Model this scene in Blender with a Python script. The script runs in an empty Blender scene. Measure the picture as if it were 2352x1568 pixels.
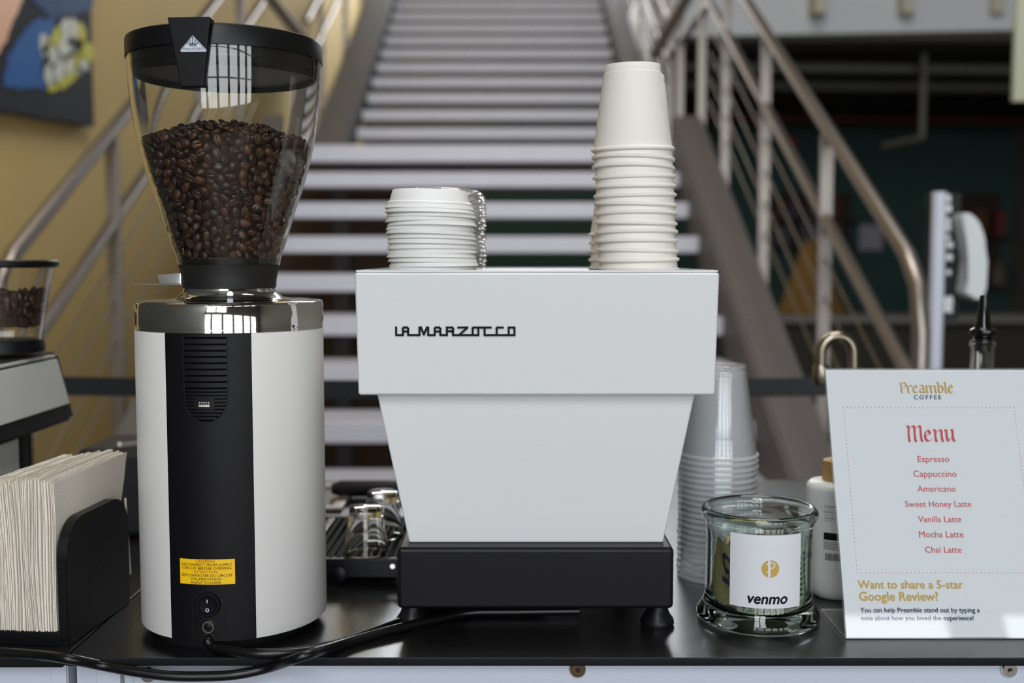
import bpy, bmesh, math, random
from mathutils import Vector, Matrix, Euler, Quaternion
random.seed(11)
SC = bpy.context.scene
COL = SC.collection
PI = math.pi

# ------------------------------------------------------------------ camera, world, lights, exposure
CZ = 1.375                      # eye height; the worktop is at z = 1.0
FOC, CX, CY = 2525.0, 1176.0, 784.0
TH = math.atan(0.0737)
cam = bpy.data.cameras.new('camera')
cam.sensor_width = 36.0
cam.lens = 36.0 * FOC / 2352.0
cam.clip_start, cam.clip_end = 0.05, 100
cam.dof.use_dof = True
cam.dof.focus_distance = 1.06
cam.dof.aperture_fstop = 3.4
cam.dof.aperture_blades = 9
camo = bpy.data.objects.new('camera', cam)
COL.objects.link(camo)
camo.location = (0, 0, CZ)
camo.rotation_euler = (PI / 2 - TH, 0, 0)
SC.camera = camo

w = bpy.data.worlds.new('world')
SC.world = w
w.use_nodes = True
w.node_tree.nodes['Background'].inputs[0].default_value = (0.75, 0.85, 1.0, 1)
w.node_tree.nodes['Background'].inputs[1].default_value = 0.25

def area(name, loc, rot, sx, sy, power, col):
    l = bpy.data.lights.new(name, 'AREA')
    l.shape = 'RECTANGLE'
    l.size, l.size_y, l.energy, l.color = sx, sy, power, col
    o = bpy.data.objects.new(name, l)
    COL.objects.link(o)
    o.location, o.rotation_euler = loc, rot
    return o

# daylight through the lower window bays in the rear wall (behind the camera) and the upper-floor windows; upper bays and overhead lamp are added fill
BAYS = [(-1.75, 1.0), (-0.45, 1.15), (0.95, 1.15), (2.35, 1.15), (3.75, 1.0), (5.1, 1.0)]
ADDED_BAYS = [(-1.25, 1.15), (0.1, 1.2)]  # upper bays added behind the camera to brighten the scene
W0, W1, V0, V1 = 0.58, 3.45, 3.85, 6.9
for bx, bw in BAYS:
    area('daylight_window', (bx, -4.98, (W0 + W1) / 2), (PI / 2, 0, 0), bw, W1 - W0, 3.9 * PI * bw * (W1 - W0), (0.93, 0.97, 1.0))
for bx, bw in ADDED_BAYS:
    area('added_upper_fill', (bx, -4.98, (V0 + V1) / 2), (PI / 2, 0, 0), bw, V1 - V0, 9.0 * PI * bw * (V1 - V0), (0.93, 0.97, 1.0))
area('daylight_clerestory', (1.0, 14.3, 6.2), (math.radians(-72), 0, 0), 5.5, 1.5, 330, (0.93, 0.96, 1.0))
area('added_overhead_fill', (0.9, 2.2, 7.2), (math.radians(12), 0, 0), 3.0, 3.0, 210, (1.0, 0.97, 0.93))  # added overhead fill light, hung under a closed ceiling

SC.view_settings.view_transform = 'Standard'
SC.view_settings.look = 'None'
SC.view_settings.gamma = 1.0
SC.view_settings.exposure = 0.33
SC.view_settings.use_curve_mapping = False
SC.cycles.transparent_max_bounces = 64
SC.cycles.max_bounces = 14
SC.cycles.transmission_bounces = 14
SC.cycles.sample_clamp_indirect = 6.0

# ------------------------------------------------------------------ helpers
def ray(px, py):
    u, v = (px - CX) / FOC, (py - CY) / FOC
    return Vector((u, math.cos(TH) - v * math.sin(TH), -(math.sin(TH) + v * math.cos(TH))))
def at(px, py, Y):
    d = ray(px, py)
    return Vector((0, 0, CZ)) + d * (Y / d.y)
def at_x(px, py, X):
    d = ray(px, py)
    return Vector((0, 0, CZ)) + d * (X / d.x)
def at_z(px, py, z):
    d = ray(px, py)
    return Vector((0, 0, CZ)) + d * ((z - CZ) / d.z)

def lin(c):
    return tuple((x / 255 / 12.92 if x / 255 <= 0.04045 else ((x / 255 + 0.055) / 1.055) ** 2.4) for x in c)
def rgba(c):
    r = lin(c)
    return (r[0], r[1], r[2], 1)

MATS = {}
def mat(name, c, rough=0.5, metal=0.0, coat=0.0, noise=0.0, nscale=40, bump=0.0, bscale=300, spec=0.5, trans=0.0, ior=1.45, sss=0.0, rvar=0.0, emit=0.0, aniso=0.0):
    if name in MATS:
        return MATS[name]
    m = bpy.data.materials.new(name)
    m.use_nodes = True
    nt = m.node_tree
    b = nt.nodes['Principled BSDF']
    b.inputs['Base Color'].default_value = rgba(c)
    b.inputs['Roughness'].default_value = rough
    b.inputs['Metallic'].default_value = metal
    b.inputs['Coat Weight'].default_value = coat
    b.inputs['Coat Roughness'].default_value = 0.06
    b.inputs['Specular IOR Level'].default_value = spec
    b.inputs['Transmission Weight'].default_value = trans
    b.inputs['IOR'].default_value = ior
    if sss:
        b.inputs['Subsurface Weight'].default_value = sss
        b.inputs['Subsurface Radius'].default_value = (0.01, 0.008, 0.006)
    tc = nt.nodes.new('ShaderNodeTexCoord')
    if noise or rvar:
        n = nt.nodes.new('ShaderNodeTexNoise')
        n.inputs['Scale'].default_value = nscale
        n.inputs['Detail'].default_value = 5
        nt.links.new(tc.outputs['Object'], n.inputs['Vector'])
        if noise:
            r = nt.nodes.new('ShaderNodeMix')
            r.data_type = 'RGBA'
            r.inputs[6].default_value = tuple(x * (1 - noise) for x in lin(c)) + (1,)
            r.inputs[7].default_value = tuple(min(1, x * (1 + noise)) for x in lin(c)) + (1,)
            nt.links.new(n.outputs['Fac'], r.inputs[0])
            nt.links.new(r.outputs[2], b.inputs['Base Color'])
        if rvar:
            mr = nt.nodes.new('ShaderNodeMapRange')
            mr.inputs['To Min'].default_value = max(0, rough - rvar)
            mr.inputs['To Max'].default_value = min(1, rough + rvar)
            nt.links.new(n.outputs['Fac'], mr.inputs['Value'])
            nt.links.new(mr.outputs[0], b.inputs['Roughness'])
    if bump:
        n2 = nt.nodes.new('ShaderNodeTexNoise')
        n2.inputs['Scale'].default_value = bscale
        n2.inputs['Detail'].default_value = 3
        nt.links.new(tc.outputs['Object'], n2.inputs['Vector'])
        bp = nt.nodes.new('ShaderNodeBump')
        bp.inputs['Strength'].default_value = bump
        bp.inputs['Distance'].default_value = 0.001
        nt.links.new(n2.outputs['Fac'], bp.inputs['Height'])
        nt.links.new(bp.outputs[0], b.inputs['Normal'])
    MATS[name] = m
    return m

def clear(name, tint=(1, 1, 1), edge=1.0, f0=0.04, rough=0.02, haze=0.0, hazecol=(0.9, 0.9, 0.9)):
    """thin clear plastic: see-through with a Fresnel-like gloss, and a little milky haze"""
    if name in MATS:
        return MATS[name]
    m = bpy.data.materials.new(name)
    m.use_nodes = True
    nt = m.node_tree
    nt.nodes.clear()
    out = nt.nodes.new('ShaderNodeOutputMaterial')
    tr = nt.nodes.new('ShaderNodeBsdfTransparent')
    tr.inputs[0].default_value = (*tint, 1)
    gl = nt.nodes.new('ShaderNodeBsdfGlossy')
    gl.inputs['Roughness'].default_value = rough
    lw = nt.nodes.new('ShaderNodeLayerWeight')
    lw.inputs['Blend'].default_value = 0.5
    p = nt.nodes.new('ShaderNodeMath'); p.operation = 'POWER'; p.inputs[1].default_value = 4.0
    nt.links.new(lw.outputs['Facing'], p.inputs[0])
    q = nt.nodes.new('ShaderNodeMath'); q.operation = 'MULTIPLY_ADD'
    q.inputs[1].default_value = (1 - f0) * edge; q.inputs[2].default_value = f0
    nt.links.new(p.outputs[0], q.inputs[0])
    mx = nt.nodes.new('ShaderNodeMixShader')
    nt.links.new(q.outputs[0], mx.inputs[0])
    base = tr
    if haze:
        di = nt.nodes.new('ShaderNodeBsdfDiffuse'); di.inputs[0].default_value = (*hazecol, 1)
        tl = nt.nodes.new('ShaderNodeBsdfTranslucent'); tl.inputs[0].default_value = (*hazecol, 1)
        m0 = nt.nodes.new('ShaderNodeMixShader'); m0.inputs[0].default_value = 0.5
        nt.links.new(di.outputs[0], m0.inputs[1]); nt.links.new(tl.outputs[0], m0.inputs[2])
        m1 = nt.nodes.new('ShaderNodeMixShader'); m1.inputs[0].default_value = haze
        nt.links.new(tr.outputs[0], m1.inputs[1]); nt.links.new(m0.outputs[0], m1.inputs[2])
        base = m1
    nt.links.new(base.outputs[0], mx.inputs[1])
    nt.links.new(gl.outputs[0], mx.inputs[2])
    nt.links.new(mx.outputs[0], out.inputs[0])
    MATS[name] = m
    return m

def glass(name, c=(1, 1, 1), ior=1.48, rough=0.0):
    if name in MATS:
        return MATS[name]
    m = bpy.data.materials.new(name)
    m.use_nodes = True
    nt = m.node_tree
    nt.nodes.clear()
    out = nt.nodes.new('ShaderNodeOutputMaterial')
    g = nt.nodes.new('ShaderNodeBsdfGlass')
    g.inputs['Color'].default_value = (*c, 1)
    g.inputs['IOR'].default_value = ior
    g.inputs['Roughness'].default_value = rough
    nt.links.new(g.outputs[0], out.inputs[0])
    MATS[name] = m
    return m

def tag(o, label=None, cat=None, group=None, kind=None):
    if label: o['label'] = label
    if cat: o['category'] = cat
    if group: o['group'] = group
    if kind: o['kind'] = kind
    return o
def thing(name, label, cat, loc=(0, 0, 0), rotz=0.0, group=None):
    o = bpy.data.objects.new(name, None)
    COL.objects.link(o)
    o.location = loc
    o.rotation_euler = (0, 0, rotz)
    o.empty_display_size = 0.05
    return tag(o, label, cat, group)
def root_matrix(o):
    m = Matrix.Identity(4)
    while o is not None:
        m = Matrix.Translation(o.location) @ o.rotation_euler.to_matrix().to_4x4() @ m
        o = o.parent
    return m
BEV = [False]
def obj(name, bm, mats, parent=None, smooth=40, world=True, loc=None, label=None):
    """link a bmesh as one mesh object; with a parent and world=True its coordinates are given in the world"""
    if not isinstance(mats, (list, tuple)):
        mats = [mats]
    bmesh.ops.recalc_face_normals(bm, faces=bm.faces)
    me = bpy.data.meshes.new(name)
    o = bpy.data.objects.new(name, me)
    COL.objects.link(o)
    if parent is not None:
        o.parent = parent
        if world:
            bm.transform(root_matrix(parent).inverted())
    elif loc is not None:
        o.location = loc
        if world:
            bm.transform(Matrix.Translation(-Vector(loc)))
    bm.to_mesh(me)
    bm.free()
    for m in mats:
        me.materials.append(m)
    if smooth:
        for p in me.polygons:
            p.use_smooth = True
        me.set_sharp_from_angle(angle=math.radians(smooth))
        if BEV[0]:
            wn = o.modifiers.new('weighted_normals', 'WEIGHTED_NORMAL')
            wn.keep_sharp = True
            wn.weight = 100
    BEV[0] = False
    if label:
        o['label'] = label
    return o
def struct(name, bm, m, parent=None, smooth=30):
    o = obj(name, bm, m, parent, smooth)
    if parent is None:
        o['kind'] = 'structure'
    return o
def B():
    return bmesh.new()
def dup(o, parent=None, loc=None, rot=None, label=None, group=None):
    c = o.copy()
    COL.objects.link(c)
    if parent is not None:
        c.parent = parent
    for ch in list(o.children):
        dup(ch, c)
    if loc is not None: c.location = loc
    if rot is not None: c.rotation_euler = rot
    if label: c['label'] = label
    if group: c['group'] = group
    return c

def poly(bm, pts, mi=0):
    f = bm.faces.new([bm.verts.new(p) for p in pts])
    f.material_index = mi
    return f
def hexa(bm, p, bevel=0.0, seg=2, mi=0):
    """p: 8 corners, bottom ring of 4 then top ring of 4"""
    v = [bm.verts.new(x) for x in p]
    fs = [bm.faces.new([v[i] for i in q]) for q in ((3, 2, 1, 0), (4, 5, 6, 7), (0, 1, 5, 4), (1, 2, 6, 5), (2, 3, 7, 6), (3, 0, 4, 7))]
    for f in fs: f.material_index = mi
    if bevel:
        BEV[0] = True
        es = list({e for f in fs for e in f.edges})
        r = bmesh.ops.bevel(bm, geom=es, offset=bevel, segments=seg, profile=0.5, affect='EDGES')
        for f in r['faces']: f.material_index = mi
    return fs
def box(bm, x0, x1, y0, y1, z0, z1, bevel=0.0, seg=2, mi=0):
    return hexa(bm, [(x0, y0, z0), (x1, y0, z0), (x1, y1, z0), (x0, y1, z0), (x0, y0, z1), (x1, y0, z1), (x1, y1, z1), (x0, y1, z1)], bevel, seg, mi)
def lathe(bm, prof, c=(0, 0, 0), seg=64, mi=0, a0=0.0, a1=2 * PI, closed=False):
    """prof: list of (r, z); full or partial revolution about the vertical through c; angle 0 faces -Y, positive to +X"""
    full = abs(a1 - a0 - 2 * PI) < 1e-6
    n = seg if full else seg + 1
    rings = []
    for r, z in prof:
        if r < 1e-7:
            rings.append([bm.verts.new((c[0], c[1], c[2] + z))])
        else:
            rings.append([bm.verts.new((c[0] + r * math.sin(a0 + (a1 - a0) * i / seg), c[1] - r * math.cos(a0 + (a1 - a0) * i / seg), c[2] + z)) for i in range(n)])
    pairs = list(zip(rings, rings[1:]))
    if closed: pairs.append((rings[-1], rings[0]))
    for A, Bq in pairs:
        for i in range(seg):
            j = (i + 1) % n
            if len(A) == 1 and len(Bq) == 1: continue
            if len(A) == 1: f = bm.faces.new((A[0], Bq[i], Bq[j]))
            elif len(Bq) == 1: f = bm.faces.new((A[i], A[j], Bq[0]))
            else: f = bm.faces.new((A[i], A[j], Bq[j], Bq[i]))
            f.material_index = mi
    return rings
def tube(bm, pts, r, seg=12, cap=True, mi=0, smooth_n=0):
    P = [Vector(p) for p in pts]
    if smooth_n:
        Q = []
        for i in range(len(P) - 1):
            p0, p1, p2, p3 = P[max(i - 1, 0)], P[i], P[i + 1], P[min(i + 2, len(P) - 1)]
            for k in range(smooth_n):
                t = k / smooth_n
                Q.append(0.5 * ((2 * p1) + (p2 - p0) * t + (2 * p0 - 5 * p1 + 4 * p2 - p3) * t * t + (3 * p1 - p0 - 3 * p2 + p3) * t ** 3))
        P = Q + [P[-1]]
    rings, n0 = [], None
    for i, p in enumerate(P):
        t = (P[min(i + 1, len(P) - 1)] - P[max(i - 1, 0)]).normalized()
        if n0 is None:
            n0 = t.orthogonal().normalized()
        else:
            n0 = (n0 - t * n0.dot(t)).normalized()
        b = t.cross(n0)
        rr = r[i] if isinstance(r, (list, tuple)) else r
        rings.append([bm.verts.new(p + (n0 * math.cos(2 * PI * k / seg) + b * math.sin(2 * PI * k / seg)) * rr) for k in range(seg)])
    for A, C in zip(rings, rings[1:]):
        for k in range(seg):
            f = bm.faces.new((A[k], A[(k + 1) % seg], C[(k + 1) % seg], C[k])); f.material_index = mi
    if cap:
        for R in (rings[0], rings[-1]):
            f = bm.faces.new(R); f.material_index = mi
def rod(bm, a, b, r, seg=12, mi=0):
    tube(bm, [a, b], r, seg, True, mi)
def bar(bm, a, b, wx, wz, bevel=0.0):
    """a rectangular bar from a to b"""
    a, b = Vector(a), Vector(b)
    t = (b - a).normalized()
    s = t.cross(Vector((0, 0, 1)))
    s = s.normalized() if s.length > 1e-4 else Vector((1, 0, 0))
    u = s.cross(t).normalized()
    p = []
    for q in (a, b):
        p += [q - s * wx / 2 - u * wz / 2, q + s * wx / 2 - u * wz / 2, q + s * wx / 2 + u * wz / 2, q - s * wx / 2 + u * wz / 2]
    hexa(bm, p, bevel)
def extr(bm, pts, d, mi=0):
    """closed polygon pts extruded by the vector d"""
    d = Vector(d)
    a = [bm.verts.new(p) for p in pts]
    b = [bm.verts.new(Vector(p) + d) for p in pts]
    fs = [bm.faces.new(a[::-1]), bm.faces.new(b)]
    n = len(a)
    for i in range(n):
        fs.append(bm.faces.new((a[i], a[(i + 1) % n], b[(i + 1) % n], b[i])))
    for f in fs: f.material_index = mi
    return fs

def text_flat(s, bold=0.0, spacing=1.0, shear=0.0):
    """verts and faces of a line of lettering, in its own units"""
    cu = bpy.data.curves.new('lettering', 'FONT')
    cu.body = s
    cu.size = 1.0
    cu.space_character = spacing
    cu.offset = bold
    cu.shear = shear
    cu.resolution_u = 3
    cu.fill_mode = 'FRONT'
    o = bpy.data.objects.new('lettering', cu)
    me = bpy.data.meshes.new_from_object(o)
    v = [(p.co.x, p.co.y) for p in me.vertices]
    f = [tuple(p.vertices) for p in me.polygons]
    bpy.data.objects.remove(o)
    bpy.data.meshes.remove(me)
    bpy.data.curves.remove(cu)
    return v, f
LAYER = [0]
def lift(up):
    """each overlapping ink stroke lies a few microns above the one before"""
    if up is None: return Vector((0, 0, 0))
    LAYER[0] += 1
    return Vector(up) * 9e-6 * LAYER[0]
def put_text(bm, s, x0, x1, y, fn, bold=0.0, spacing=1.0, shear=0.0, mi=0, height=None, up=None):
    """lettering from x0 to x1 on baseline y; fn maps (x, y) to a point; bold thickens the strokes"""
    v, f = text_flat(s, 0.0, spacing, shear)
    a, b = min(p[0] for p in v), max(p[0] for p in v)
    k = (x1 - x0) / (b - a)
    ky = k if height is None else height / (max(p[1] for p in v) - min(0, min(p[1] for p in v)))
    LAYER[0] = 0
    for dx, dy in ((0, 0),) if not bold or up is None else ((-bold, 0), (bold, 0), (0, bold), (0, -bold)):
        e = lift(up)
        vs = [bm.verts.new(fn(x0 + (p[0] - a + dx) * k, y + (p[1] + dy) * ky) + e) for p in v]
        for q in f:
            try:
                fc = bm.faces.new([vs[i] for i in q]); fc.material_index = mi
            except ValueError:
                pass
def nib(bm, strokes, fn, wdt, ang, mi=0, up=None):
    """broad-nib pen strokes (lists of (x, y)); fn maps to the surface"""
    nx, ny = math.cos(ang) * wdt / 2, math.sin(ang) * wdt / 2
    LAYER[0] = 0
    for st in strokes:
        for (x0, y0), (x1, y1) in zip(st, st[1:]):
            e = lift(up)
            poly(bm, [fn(x0 - nx, y0 - ny) + e, fn(x0 + nx, y0 + ny) + e, fn(x1 + nx, y1 + ny) + e, fn(x1 - nx, y1 - ny) + e], mi)
def pen(bm, strokes, fn, wdt, mi=0, up=None, thick=0.0):
    """round-jointed strokes of constant width"""
    if not thick: LAYER[0] = LAYER[0] if LAYER[0] < 60 else 0
    for st in strokes:
        for (x0, y0), (x1, y1) in zip(st, st[1:]):
            L = math.hypot(x1 - x0, y1 - y0)
            tx, ty = (x1 - x0) / L * wdt / 2, (y1 - y0) / L * wdt / 2
            e = lift(up)
            q = [fn(x0 - tx - ty, y0 - ty + tx) + e, fn(x0 - tx + ty, y0 - ty - tx) + e, fn(x1 + tx + ty, y1 + ty - tx) + e, fn(x1 + tx - ty, y1 + ty + tx) + e]
            if thick: extr(bm, q, Vector(up) * thick, mi)
            else: poly(bm, q, mi)
def arc(cx, cy, r, a0, a1, n=10, ry=None):
    ry = r if ry is None else ry
    return [(cx + r * math.cos(math.radians(a0 + (a1 - a0) * i / n)), cy + ry * math.sin(math.radians(a0 + (a1 - a0) * i / n))) for i in range(n + 1)]

# ------------------------------------------------------------------ materials
WHITE = mat('white_enamel', (216, 217, 218), 0.5, spec=.4)
WHITEM = mat('white_satin_shell', (232, 230, 226), 0.4)
BLACKP = mat('black_satin_plastic', (14, 14, 16), 0.42, spec=.25, bump=0.06, bscale=2500)
BLACKC = mat('black_powder_coat', (15, 15, 19), 0.38, spec=.28, bump=0.05, bscale=1800)
BLACKM = mat('black_matt', (12, 12, 13), 0.6)
RUBBER = mat('black_rubber_cord', (12, 12, 13), 0.3)
CHROME = mat('polished_steel', (225, 222, 216), 0.05, 1.0)
STEEL = mat('brushed_steel', (152, 144, 138), 0.42, 1.0, noise=0.1, nscale=80)
STEELW = mat('warm_brushed_steel', (150, 140, 124), 0.28, 1.0)
STAIRM = mat('grey_stair_metal', (197, 197, 206), 0.5, 0.1, noise=0.06, nscale=9)
STRING = mat('grey_brown_stringer_paint', (98, 93, 91), 0.6, noise=0.05, nscale=4)
BEIGE = mat('beige_wall_paint', (204, 177, 116), 0.85, noise=0.05, nscale=3)
TEAL = mat('dark_teal_wall_paint', (50, 80, 78), 0.8, noise=0.1, nscale=2)
GREYW = mat('pale_grey_wall_paint', (112, 110, 104), 0.85, noise=0.04, nscale=2)
FLOORM = mat('brown_grey_concrete', (84, 73, 60), 0.5, noise=0.12, nscale=5)
DARKC = mat('black_exposed_ceiling', (20, 20, 18), 0.9)
PAPER = mat('white_paper_cup', (237, 232, 223), 0.6, sss=0.0)
LIDW = mat('white_lid_plastic', (232, 231, 228), 0.42)
NAPK = mat('cream_napkin_tissue', (238, 230, 217), 0.9, bump=0.5, bscale=900)
CARD = mat('white_card', (218, 219, 224), 0.7)
INKB = mat('black_ink', (11, 11, 14), 0.6, spec=.2)
INKN = mat('navy_ink', (44, 62, 92), 0.7)
INKR = mat('coral_ink', (200, 84, 88), 0.7)
INKG = mat('gold_ink', (196, 160, 78), 0.7)
YEL = mat('yellow_sticker', (246, 196, 20), 0.4)
INKO = mat('orange_red_ink', (170, 62, 10), 0.6)
INKW = mat('white_ink', (225, 225, 225), 0.5)
CABW = mat('white_cabinet_panel', (196, 202, 216), 0.45)
CLEARH = glass('clear_hopper_plastic', (0.985, 0.985, 0.97), 1.49)
CLEARC = clear('clear_cup_plastic', (0.97, 0.975, 0.98), 0.9, 0.05, 0.08, haze=0.15, hazecol=(.98, .98, .98))
ACREDGE = clear('sawn_acrylic_edge', (0.97, 1.0, 0.99), 0.9, 0.06, 0.2, haze=0.55, hazecol=(.95, .98, .96))
CLEARR = clear('clear_cup_rim_plastic', (0.95, 0.955, 0.96), 0.9, 0.10, 0.1, haze=0.5, hazecol=(.98, .98, .98))
CLEARL = clear('clear_lid_plastic', (0.95, 0.95, 0.94), 0.9, 0.07, 0.06, haze=0.10)
ACRYL = clear('clear_acrylic', (0.99, 1.0, 0.995), 0.9, 0.045, 0.02)
GLASSJ = glass('green_tinted_glass', (0.955, 0.99, 0.978))
GLASSC = glass('clear_shot_glass', (0.98, 0.98, 0.97))

def worktop_material():
    m = mat('black_textured_laminate', (18, 18, 19), 0.26, coat=0.5, bump=0.2, bscale=1500, spec=1.0)
    m.node_tree.nodes['Principled BSDF'].inputs['Coat Roughness'].default_value = 0.22
    nt = m.node_tree
    b = nt.nodes['Principled BSDF']
    tc = [n for n in nt.nodes if n.type == 'TEX_COORD'][0]
    n = nt.nodes.new('ShaderNodeTexVoronoi')
    n.inputs['Scale'].default_value = 900
    nt.links.new(tc.outputs['Object'], n.inputs['Vector'])
    r = nt.nodes.new('ShaderNodeValToRGB')
    r.color_ramp.elements[0].position = 0.05
    r.color_ramp.elements[0].color = rgba((74, 72, 70))
    r.color_ramp.elements[1].position = 0.30
    r.color_ramp.elements[1].color = rgba((17, 17, 18))
    nt.links.new(n.outputs['Distance'], r.inputs[0])
    nt.links.new(r.outputs[0], b.inputs['Base Color'])
    return m
WTOP = worktop_material()
CORE = mat('black_laminate_core', (13, 14, 16), .5, spec=.25)
def top_faces(bm):
    bm.normal_update()
    for f in bm.faces:
        f.material_index = 0 if f.normal.z > .9 else 1
    return bm

def bean_material():
    m = mat('roasted_coffee_bean', (60, 34, 20), 0.42, coat=0.1)
    nt = m.node_tree
    b = nt.nodes['Principled BSDF']
    oi = nt.nodes.new('ShaderNodeObjectInfo')
    ge = nt.nodes.new('ShaderNodeNewGeometry')
    ad = nt.nodes.new('ShaderNodeMath'); ad.operation = 'ADD'
    nt.links.new(oi.outputs['Random'], ad.inputs[0]); nt.links.new(ge.outputs['Random Per Island'], ad.inputs[1])
    fr = nt.nodes.new('ShaderNodeMath'); fr.operation = 'FRACT'
    nt.links.new(ad.outputs[0], fr.inputs[0])
    r = nt.nodes.new('ShaderNodeValToRGB')
    e = r.color_ramp.elements
    e[0].position, e[0].color = 0.0, rgba((50, 33, 26))
    e[1].position, e[1].color = 1.0, rgba((98, 60, 39))
    k = e.new(0.6); k.color = rgba((70, 45, 33))
    nt.links.new(fr.outputs[0], r.inputs[0])
    nt.links.new(r.outputs[0], b.inputs['Base Color'])
    return m
BEAN = bean_material()
CHAFF = mat('golden_bean_chaff', (196, 150, 88), 0.55)
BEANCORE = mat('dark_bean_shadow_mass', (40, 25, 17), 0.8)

# ------------------------------------------------------------------ the room
FZ = -0.045
XL, XR, YB, YF, ZT = -1.95, 6.6, 14.6, -5.2, 7.4
bm = B(); box(bm, XL - .1, XR + .1, YF - .1, YB + .1, FZ - .1, FZ); struct('floor', bm, FLOORM)
bm = B(); box(bm, XL - .12, XL, 2.2, YB, FZ, ZT); struct('wall_left', bm, BEIGE)
bm = B(); box(bm, XL - .12, XL, YF, 2.2, FZ, ZT); struct('wall_side', bm, mat('charcoal_wall_paint', (70, 72, 68), .7, noise=.1, nscale=2))
bm = B(); box(bm, XL, XR, YB, YB + .12, FZ, ZT); struct('wall_back', bm, TEAL)
bm = B(); box(bm, XR, XR + .12, YF, YB, FZ, ZT); struct('wall_right', bm, GREYW)
bm = B(); box(bm, XL, XR, YF, YB, ZT, ZT + .1); struct('ceiling', bm, GREYW)
# rear wall with window openings; the upper tier is added for fill light
bm = B()
def tier(bays, z0, z1):
    xs = [XL]
    for bx, bw in bays: xs += [bx - bw / 2 - .02, bx + bw / 2 + .02]
    xs.append(XR)
    for i in range(0, len(xs), 2):
        box(bm, xs[i], xs[i + 1], YF, YF + .12, z0, z1)
box(bm, XL, XR, YF, YF + .12, FZ, W0); box(bm, XL, XR, YF, YF + .12, W1, V0); box(bm, XL, XR, YF, YF + .12, V1, ZT)
tier(BAYS, W0, W1); tier(ADDED_BAYS, V0, V1)
struct('wall_rear', bm, GREYW)
WFR = mat('dark_window_frame', (58, 56, 54), 0.5)
n = 0
for bays, z0, z1 in ((BAYS, W0, W1), (ADDED_BAYS, V0, V1)):  # frames for the lower bays, then for the added upper ones
    for bx, bw in bays:
        n += 1
        bm = B()
        for k in range(4):
            z = z0 + (z1 - z0 - .05) * k / 3
            box(bm, bx - bw / 2 - .02, bx + bw / 2 + .02, YF + .25, YF + .30, z, z + .05)
        for x in (bx - bw / 2 - .02, bx + bw / 2 - .02):
            box(bm, x, x + .04, YF + .25, YF + .30, z0, z1)
        struct('window_%d' % n, bm, WFR)
# upper floor over the dark hall
bm = B()
hexa(bm, [(1.35, 9.5, 3.27), (XR, 9.0, 3.27), (XR, YB, 3.27), (1.35, YB, 3.27), (1.35, 9.5, 4.2), (XR, 9.0, 4.2), (XR, YB, 4.2), (1.35, YB, 4.2)])
struct('upper_floor_slab', bm, mat('grey_fascia_paint', (196, 201, 207), 0.6))
bm = B()
box(bm, 1.3, XR, 9.7, YB, 3.2, 3.265)
struct('ceiling_lower', bm, DARKC)

bm = B(); box(bm, XL, -.78, 7.25, 7.31, FZ, CZ + .52); struct('understair_shade_panel', bm, mat('understair_shade_brown', (74, 56, 38), .7, noise=.1, nscale=2))  # added dark sheet; its brown stands for shade on the beige wall
bm = B(); box(bm, -1.16, -1.06, 7.18, 7.25, FZ, CZ + .52); struct('trim_1', bm, mat('dark_grey_post_paint', (84, 86, 92), .6))
# ------------------------------------------------------------------ staircase
XA, XB = -1.13, 0.86
def tread_mesh(bm, Y, z, depth=0.33, t=0.075):
    box(bm, XA, XB, Y, Y + depth, z - t, z, 0.006)
stairs = thing('staircase', 'wide open-riser grey metal staircase climbing behind the coffee counter', 'staircase', (-.13, 2.4, FZ))
for n in range(-4, 7):
    bm = B(); tread_mesh(bm, 3.85 + .305 * n, CZ - .5695 + .17 * n); obj('tread', bm, STAIRM, stairs)
LZ = CZ + .6205
bm = B(); box(bm, XA - .2, XB + .22, 5.985, 7.9, LZ - .09, LZ, .006); obj('landing', bm, STAIRM, stairs)
for k in range(1, 14):
    bm = B(); tread_mesh(bm, 7.785 + .305 * (k - 1), LZ + .17 * k); obj('tread', bm, STAIRM, stairs)
def stringer(x0, x1, Y0, z0, Y1, z1, d=.30, up=.13):
    bm = B()
    extr(bm, [(x0, Y0, z0 + up), (x0, Y0, z0 + up - d), (x0, Y1, z1 + up - d), (x0, Y1, z1 + up)], (x1 - x0, 0, 0))
    BEV[0] = True
    bmesh.ops.bevel(bm, geom=bm.edges[:], offset=.012, segments=2, affect='EDGES')
    return obj('stringer', bm, STRING, stairs)
SL = .17 / .305
for x0, x1 in ((XB, XB + .17), (XA - .17, XA)):
    stringer(x0, x1, 2.42, CZ - .5695 - (3.85 - 2.42) * SL + .06, 6.05, CZ - .5695 + (6.05 - 3.85) * SL)
stringer(XB + .02, XB + .19, 7.5, LZ + (7.5 - 7.48) * SL, 11.8, LZ + (11.8 - 7.48) * SL)
stringer(XA - .25, XA - .02, 7.5, LZ + (7.5 - 7.48) * SL, 11.8, LZ + (11.8 - 7.48) * SL)

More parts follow.
